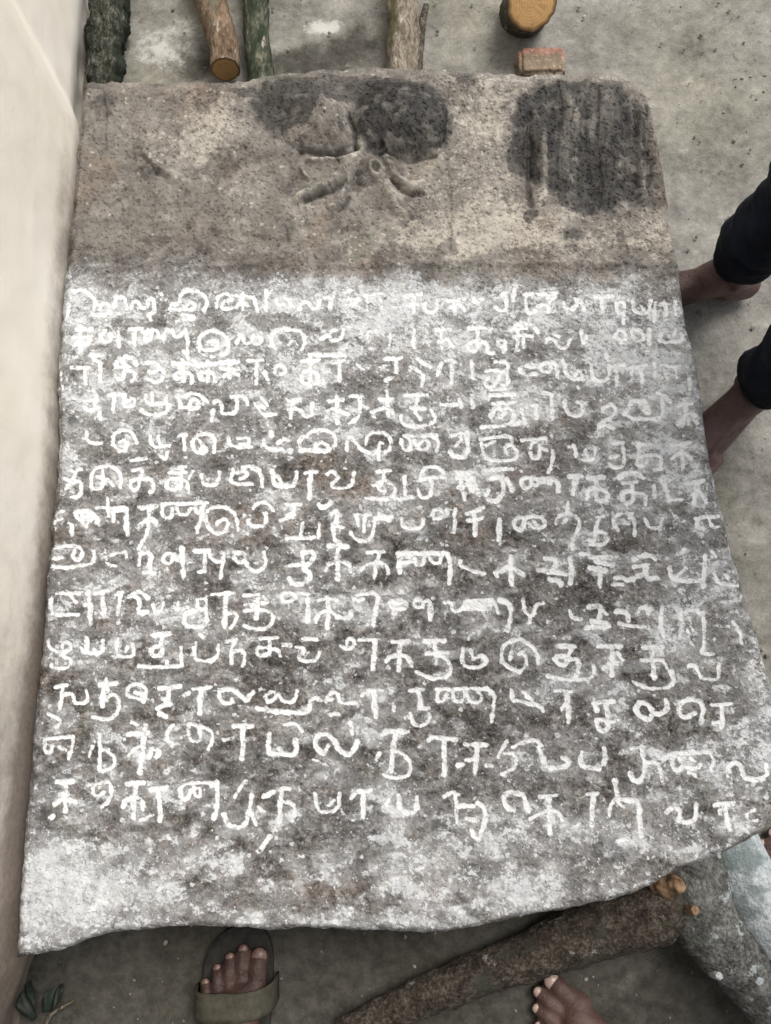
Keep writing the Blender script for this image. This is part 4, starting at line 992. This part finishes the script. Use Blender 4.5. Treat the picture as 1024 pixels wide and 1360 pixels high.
def foot_shells(bm, heel, yaw, side, nails, sc=1.0, splay=1.0, lift=0.0):
    """bare foot; side = +1: big toe towards local +X. heel = point on the floor, yaw turns local +Y"""
    R = Matrix.Rotation(yaw, 3, 'Z')
    def w_(x, y, z): return Vector(heel) + R @ (Vector((x * side, y, z)) * sc) + Vector((0, 0, lift))
    capsule(bm, w_(0, .005, .030), .029 * sc, w_(0, .035, .036), .031 * sc)
    capsule(bm, w_(0, .05, .075), .031 * sc, w_(.004, .085, .055), .028 * sc)
    capsule(bm, w_(0, .03, .036), .030 * sc, w_(-.018, .13, .020), .019 * sc)
    capsule(bm, w_(0, .05, .060), .030 * sc, w_(.014, .165, .026), .024 * sc)
    capsule(bm, w_(.006, .08, .050), .026 * sc, w_(0, .16, .026), .022 * sc)
    capsule(bm, w_(.026, .172, .022), .0205 * sc, w_(-.030, .150, .017), .0160 * sc)
    capsule(bm, w_(-.004, .165, .022), .019 * sc, w_(-.024, .152, .019), .017 * sc)
    # tendons fanning out to the toes
    for x0, x1_, y1_ in ((.010, .028, .172), (.004, .008, .176), (-.002, -.008, .170), (-.008, -.023, .162)):
        capsule(bm, w_(x0, .085, .0765), .0050 * sc, w_(x1_, y1_, .0365), .0042 * sc, seg=10)
    # ankle bones
    capsule(bm, w_(.026, .045, .078), .013 * sc, w_(.02, .046, .078), .014 * sc)
    capsule(bm, w_(-.026, .040, .070), .012 * sc, w_(-.02, .042, .070), .014 * sc)
    toes = [(.030, .180, .228, .0130, .0128), (.0085, .180, .232, .0092, .0088), (-.0085, .174, .222, .0086, .0083), (-.0245, .165, .208, .0082, .0079), (-.0395, .152, .190, .0080, .0077)]
    for i, (x, y0, y1, r0, r1) in enumerate(toes):
        x1 = x * (1 + .10 * splay)
        mid = w_((x + x1) / 2, (y0 + y1) / 2 + .002, .023 - .001 * i)
        capsule(bm, w_(x, y0 - .012, .019), r0 * sc, mid, r0 * .97 * sc)
        capsule(bm, mid, r0 * .95 * sc, w_(x1, y1 - r1, r1 + .0015), r1 * 1.05 * sc)
        # nail seat
        nails.append((w_(x1, y1 - r1 * .75, r1 * 2.0 + .0005), R, r1 * (.80 if i else .88) * sc))
    return w_


def nail_mesh(spots):
    out = []
    for p, R, r in spots:
        bm = bmesh.new()
        bmesh.ops.create_uvsphere(bm, u_segments=14, v_segments=8, radius=1)
        for v in bm.verts:
            q = Vector((v.co.x * r, v.co.y * r * 1.05, v.co.z * r * .22))
            q.z -= .35 * (q.x * q.x + .8 * max(0, q.y) ** 2) / r
            v.co = p + R @ q
        me = bpy.data.meshes.new('toenail'); bm.to_mesh(me); bm.free()
        me.polygons.foreach_set('use_smooth', np.ones(len(me.polygons), bool))
        out.append(me)
    return out


def cloth_noise(me, amp, scale, seed, folds=0):
    n = len(me.vertices); co = np.empty(n * 3, np.float32); me.vertices.foreach_get('co', co); co = co.reshape(-1, 3).astype(float)
    no = np.empty(n * 3, np.float32); me.vertices.foreach_get('normal', no); no = no.reshape(-1, 3)
    d = (fbm3(co * scale * np.array([1, 1, 1.6]) + seed, 3, seed) - .5) * 2 * amp
    me.vertices.foreach_set('co', (co + no * d[:, None]).astype(np.float32).ravel())
    me.update()


def person(label, feet, hip, facing, pants_mat, shirt_mat, hem_z, hem_r, bare_shin=True, pants=True, skin=None, nail=None):
    """feet: [(heel xyz, yaw, side)], first the left foot. One fused body, clothes as parts."""
    root = empty('person', (hip[0], hip[1], 0))
    tag(root, label, 'person')
    bm = bmesh.new(); nails = []; legs = []
    f = Vector((facing[0], facing[1], 0)).normalized(); lat = Vector((f.y, -f.x, 0))       # lat = the person's right
    hip = Vector(hip)
    for i, (heel, yaw, side) in enumerate(feet):
        w_ = foot_shells(bm, heel, yaw, side, nails)
        ank = w_(0, .045, .085)
        hj = hip + lat * (.085 if i else -.085)
        knee = (ank + hj) / 2 + f * .035; knee.z = .47
        capsule(bm, w_(0, .04, .055), .030, ank + Vector((0, 0, .02)), .031)
        capsule(bm, ank, .032, ank * .62 + knee * .38, .040)
        calf = ank * .35 + knee * .65 - f * .012
        capsule(bm, ank * .62 + knee * .38, .040, calf, .052)
        capsule(bm, calf, .052, knee, .050)
        capsule(bm, knee, .050, hj, .078)
        legs.append((ank, knee, hj))
    sp = hip + Vector((0, 0, .24)) + f * .01
    ch = hip + Vector((0, 0, .45)) + f * .0
    nk = hip + Vector((0, 0, .60))
    capsule(bm, hip + lat * .06, .10, hip - lat * .06, .10)
    capsule(bm, hip, .115, sp, .115)
    capsule(bm, sp, .115, ch, .125)
    capsule(bm, ch + lat * .10 + Vector((0, 0, .06)), .065, ch - lat * .10 + Vector((0, 0, .06)), .065)
    capsule(bm, ch, .08, nk, .05)
    hd = nk + Vector((0, 0, .10)) + f * .035
    capsule(bm, nk, .048, hd, .062)
    capsule(bm, hd + Vector((0, 0, .045)) - f * .012, .082, hd + f * .022, .066)
    capsule(bm, hd + f * .088 + Vector((0, 0, .012)), .011, hd + f * .100 - Vector((0, 0, .008)), .013)
    for sgn in (1, -1):
        sh = ch + lat * .165 * sgn + Vector((0, 0, .075)); el = sh + lat * .05 * sgn - Vector((0, 0, .27)) - f * .03
        wr = el + f * .10 - lat * .03 * sgn - Vector((0, 0, .22))
        capsule(bm, sh, .046, el, .036); capsule(bm, el, .036, wr, .024)
        pl = wr + (wr - el).normalized() * .07
        capsule(bm, wr, .024, pl, .030)
        dn = (wr - el).normalized()
        for j in range(4):
            o0 = pl + f * (.020 - .0135 * j)
            k1 = o0 + dn * (.045 - .004 * abs(j - 1)); k2 = k1 + (dn - lat * .5 * sgn).normalized() * .03
            capsule(bm, o0, .0085, k1, .008, seg=8); capsule(bm, k1, .008, k2, .007, seg=8)
        capsule(bm, wr + dn * .02 + f * .02, .011, wr + dn * .07 + f * .045, .009, seg=8)
    body = fused('body', bm, .0034)
    link_mesh('body', body, skin or M_SKIN, root)
    for me in nail_mesh(nails): link_mesh('toenail', me, nail or (M_NAIL2 if skin else M_NAIL), root)
    # hair
    bm = bmesh.new()
    capsule(bm, hd + Vector((0, 0, .058)) - f * .022, .086, hd - f * .03 + Vector((0, 0, .02)), .080)
    link_mesh('hair', fused('hair', bm, .008, 2), M_HAIR, root)
    # trousers: one leg each side from a round hem, joined at the seat
    bm = bmesh.new()
    for ank, knee, hj in legs:
        d = (knee - ank).normalized()
        hem = ank + d * ((hem_z - ank.z) / max(d.z, .2))
        capsule(bm, hem + d * hem_r * .35, hem_r, knee, hem_r * 1.08, seg=28)
        capsule(bm, knee, hem_r * 1.08, hj, .105, seg=28)
    capsule(bm, hip + lat * .07, .118, hip - lat * .07, .118)
    capsule(bm, hip, .125, hip + Vector((0, 0, .10)), .125)
    tr = fused('trousers', bm, .005, 3)
    cloth_noise(tr, .011, 16, 3); cloth_noise(tr, .004, 34, 6); cloth_noise(tr, .002, 60, 5)
    link_mesh('trousers', tr, pants_mat, root)
    bm = bmesh.new()
    capsule(bm, hip + Vector((0, 0, .06)), .135, sp, .130); capsule(bm, sp, .130, ch, .140)
    capsule(bm, ch + lat * .11 + Vector((0, 0, .06)), .080, ch - lat * .11 + Vector((0, 0, .06)), .080)
    for sgn in (1, -1):
        sh = ch + lat * .165 * sgn + Vector((0, 0, .075)); el = sh + lat * .05 * sgn - Vector((0, 0, .27)) - f * .03
        capsule(bm, sh, .060, sh * .35 + el * .65, .056)
    sh_m = fused('shirt', bm, .009, 3)
    cloth_noise(sh_m, .008, 11, 8)
    link_mesh('shirt', sh_m, shirt_mat, root)
    return root


M_HAIR = mat_plain('black hair', (.010, .009, .008), (.03, .027, .024), 120, .6, .4, .6)
M_NAVY = mat_cloth('navy cloth', (.0035, .005, .010), (.008, .011, .021))
M_MAROON = mat_cloth('maroon cloth', (.055, .014, .016), (.10, .026, .028))
M_OLIVE = mat_cloth('olive cloth', (.05, .05, .04), (.09, .088, .07))
M_CHECK = mat_cloth('blue grey shirting', (.10, .13, .17), (.16, .19, .24))
M_CREAM = mat_cloth('cream shirting', (.42, .39, .33), (.52, .49, .43))


def heel_from_toe(toe, yaw, length=.232):
    return (toe[0] + math.sin(yaw) * length, toe[1] - math.cos(yaw) * length, 0.0)


# at the right edge: navy trousers, both feet pointing under the slab
a1 = P(974, 358, .08); a2 = P(1004, 520, .08)
y1, y2 = math.radians(96), math.radians(134)
def heel_at(ank, yaw): return (ank.x + math.sin(yaw) * .045, ank.y - math.cos(yaw) * .045, 0.0)
person('barefoot person in navy trousers standing at the right edge of the slab',
       [(heel_at(a2, y2), y2, 1), (heel_at(a1, y1), y1, -1)], (a1.x * .5 + a2.x * .5 + .09, (a1.y + a2.y) / 2 + .03, .84), (-1, -.1), M_NAVY, M_CHECK, .115, .052)

# bottom right: bare foot whose toes point left
toe = P(712, 1326, .01); yl = math.radians(56)
hl = heel_from_toe(toe, yl, .222)
toe2 = P(1000, 1128, .02); yr = math.radians(80)
hr = heel_from_toe(toe2, yr, .232)
person('barefoot person with toes turned left in front of the forked log',
       [(hl, yl, 1), (hr, yr, -1)], ((hl[0] + hr[0]) / 2 + .03, (hl[1] + hr[1]) / 2 - .04, .84), (-.85, .5), M_OLIVE, M_CREAM, .30, .075, skin=M_SKIN_HALF_SHADED, nail=M_NAIL)

# bottom left: sandalled foot, toes up towards the slab
toe3 = P(316, 1252, .02); yb = math.radians(2)
hb = heel_from_toe(toe3, yb, .232)
hb2 = (hb[0] + .30, hb[1] - .22, 0)
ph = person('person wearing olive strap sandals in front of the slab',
            [((hb[0], hb[1], .014), yb, 1), ((hb2[0], hb2[1], .014), -.1, -1)], (hb[0] + .13, hb[1] - .10, .85), (0.05, 1), M_MAROON, M_OLIVE, .30, .075, skin=M_SKIN_SHADED)

M_STRAP = mat_plain('olive strap', (.040, .037, .026), (.070, .065, .047), 90, .75, .3, .4)
M_SOLE = mat_plain('dark sole', (.014, .013, .012), (.032, .030, .026), 80, .8, .3, .4)


def sandal(label, heel, yaw, side):
    root = empty('sandal', (heel[0], heel[1], 0))
    tag(root, label, 'sandal', 'pair of sandals')
    R = Matrix.Rotation(yaw, 3, 'Z')
    out = [(-.034, -.01), (-.040, .06), (-.046, .13), (-.054, .18), (-.048, .22), (-.02, .248), (.02, .256), (.046, .238), (.050, .19), (.044, .12), (.036, .05), (.034, -.01), (.018, -.032), (-.018, -.032)]
    pts = spline(out + [out[0]], 60)[:-1]
    bm = bmesh.new()
    rows = []
    for z, k in ((0.0, .97), (.003, 1.0), (.012, 1.0), (.0145, .96)):
        rows.append([bm.verts.new(Vector(heel[:2] + (0,)) + R @ Vector((x * side * k, .10 + (y - .10) * k, z))) for x, y in pts])
    for r0, r1 in zip(rows[:-1], rows[1:]):
        for i in range(len(pts)):
            j = (i + 1) % len(pts)
            bm.faces.new((r0[i], r0[j], r1[j], r1[i]))
    bm.faces.new(rows[0][::-1]); bm.faces.new(rows[-1])
    bmesh.ops.recalc_face_normals(bm, faces=bm.faces)
    me = bpy.data.meshes.new('sole'); bm.to_mesh(me); bm.free()
    link_mesh('sole', me, M_SOLE, root)
    # straps arch over the foot
    for nm, y0, y1, hh, wx0, wx1 in (('strap', .150, .184, .066, -.057, .055), ('ankle_strap', .02, .038, .115, -.044, .046)):
        n, m = 26, 7
        V = []
        for j in range(m):
            for i in range(n):
                t = i / (n - 1); a = math.pi * t
                cx = (wx0 + wx1) / 2; rx = (wx1 - wx0) / 2
                x = cx - math.copysign(abs(math.cos(a)) ** .75, math.cos(a)) * rx
                z = .006 + hh * math.sin(a) ** .62 * (.92 if t < .5 else 1.0)
                yy = y0 + (y1 - y0) * j / (m - 1)
                z += -.10 * (yy - .168) * math.sin(a) + .0012 * math.sin(6 * j) * 0
                V.append(Vector(heel[:2] + (0,)) + R @ Vector((x * side, yy + .010 * (t - .5), z)))
        V = np.array([list(q) for q in V]); idx = np.arange(n * m).reshape(m, n)
        q = np.stack([idx[:-1, :-1], idx[:-1, 1:], idx[1:, 1:], idx[1:, :-1]], -1).reshape(-1, 4)
        me = np_mesh(nm, V, q, True)
        o = link_mesh(nm, me, M_STRAP, root)
        so = o.modifiers.new('thick', 'SOLIDIFY'); so.thickness = .003; so.offset = 0
    return root


sandal('olive strapped sandal on the foot just below the slab edge', hb, yb, 1)


# ---------------------------------------------------------------- loose grit on the floor
def grit():
    rng = np.random.RandomState(9)
    bm = bmesh.new()
    n = 0
    while n < 520:
        if rng.rand() < .45: x, y = rng.uniform(.47, .80), rng.uniform(-.1, 1.3)
        elif rng.rand() < .6: x, y = rng.uniform(-.5, .8), rng.uniform(.98, 1.32)
        else: x, y = rng.uniform(-.5, .6), rng.uniform(-.50, -.28)
        r = .0012 + .0030 * rng.rand() ** 3
        m = Matrix.Translation((x, y, r * .3 - .002)) @ Matrix.Rotation(rng.rand() * 6.3, 4, 'Z') @ Matrix.Diagonal((1, .6 + .4 * rng.rand(), .6, 1))
        g = bmesh.ops.create_icosphere(bm, subdivisions=1, radius=r, matrix=m)
        for v in g['verts']: v.co += Vector(rng.uniform(-.25, .25, 3)) * r
        n += 1
    me = bpy.data.meshes.new('grit'); bm.to_mesh(me); bm.free()
    o = link_mesh('grit', me, mat_plain('grit', (.06, .055, .045), (.34, .32, .28), 30, .9, .2, 0))
    tag(o, 'loose grit and crumbs of soil scattered on the concrete floor', 'grit', None, 'stuff')


grit()
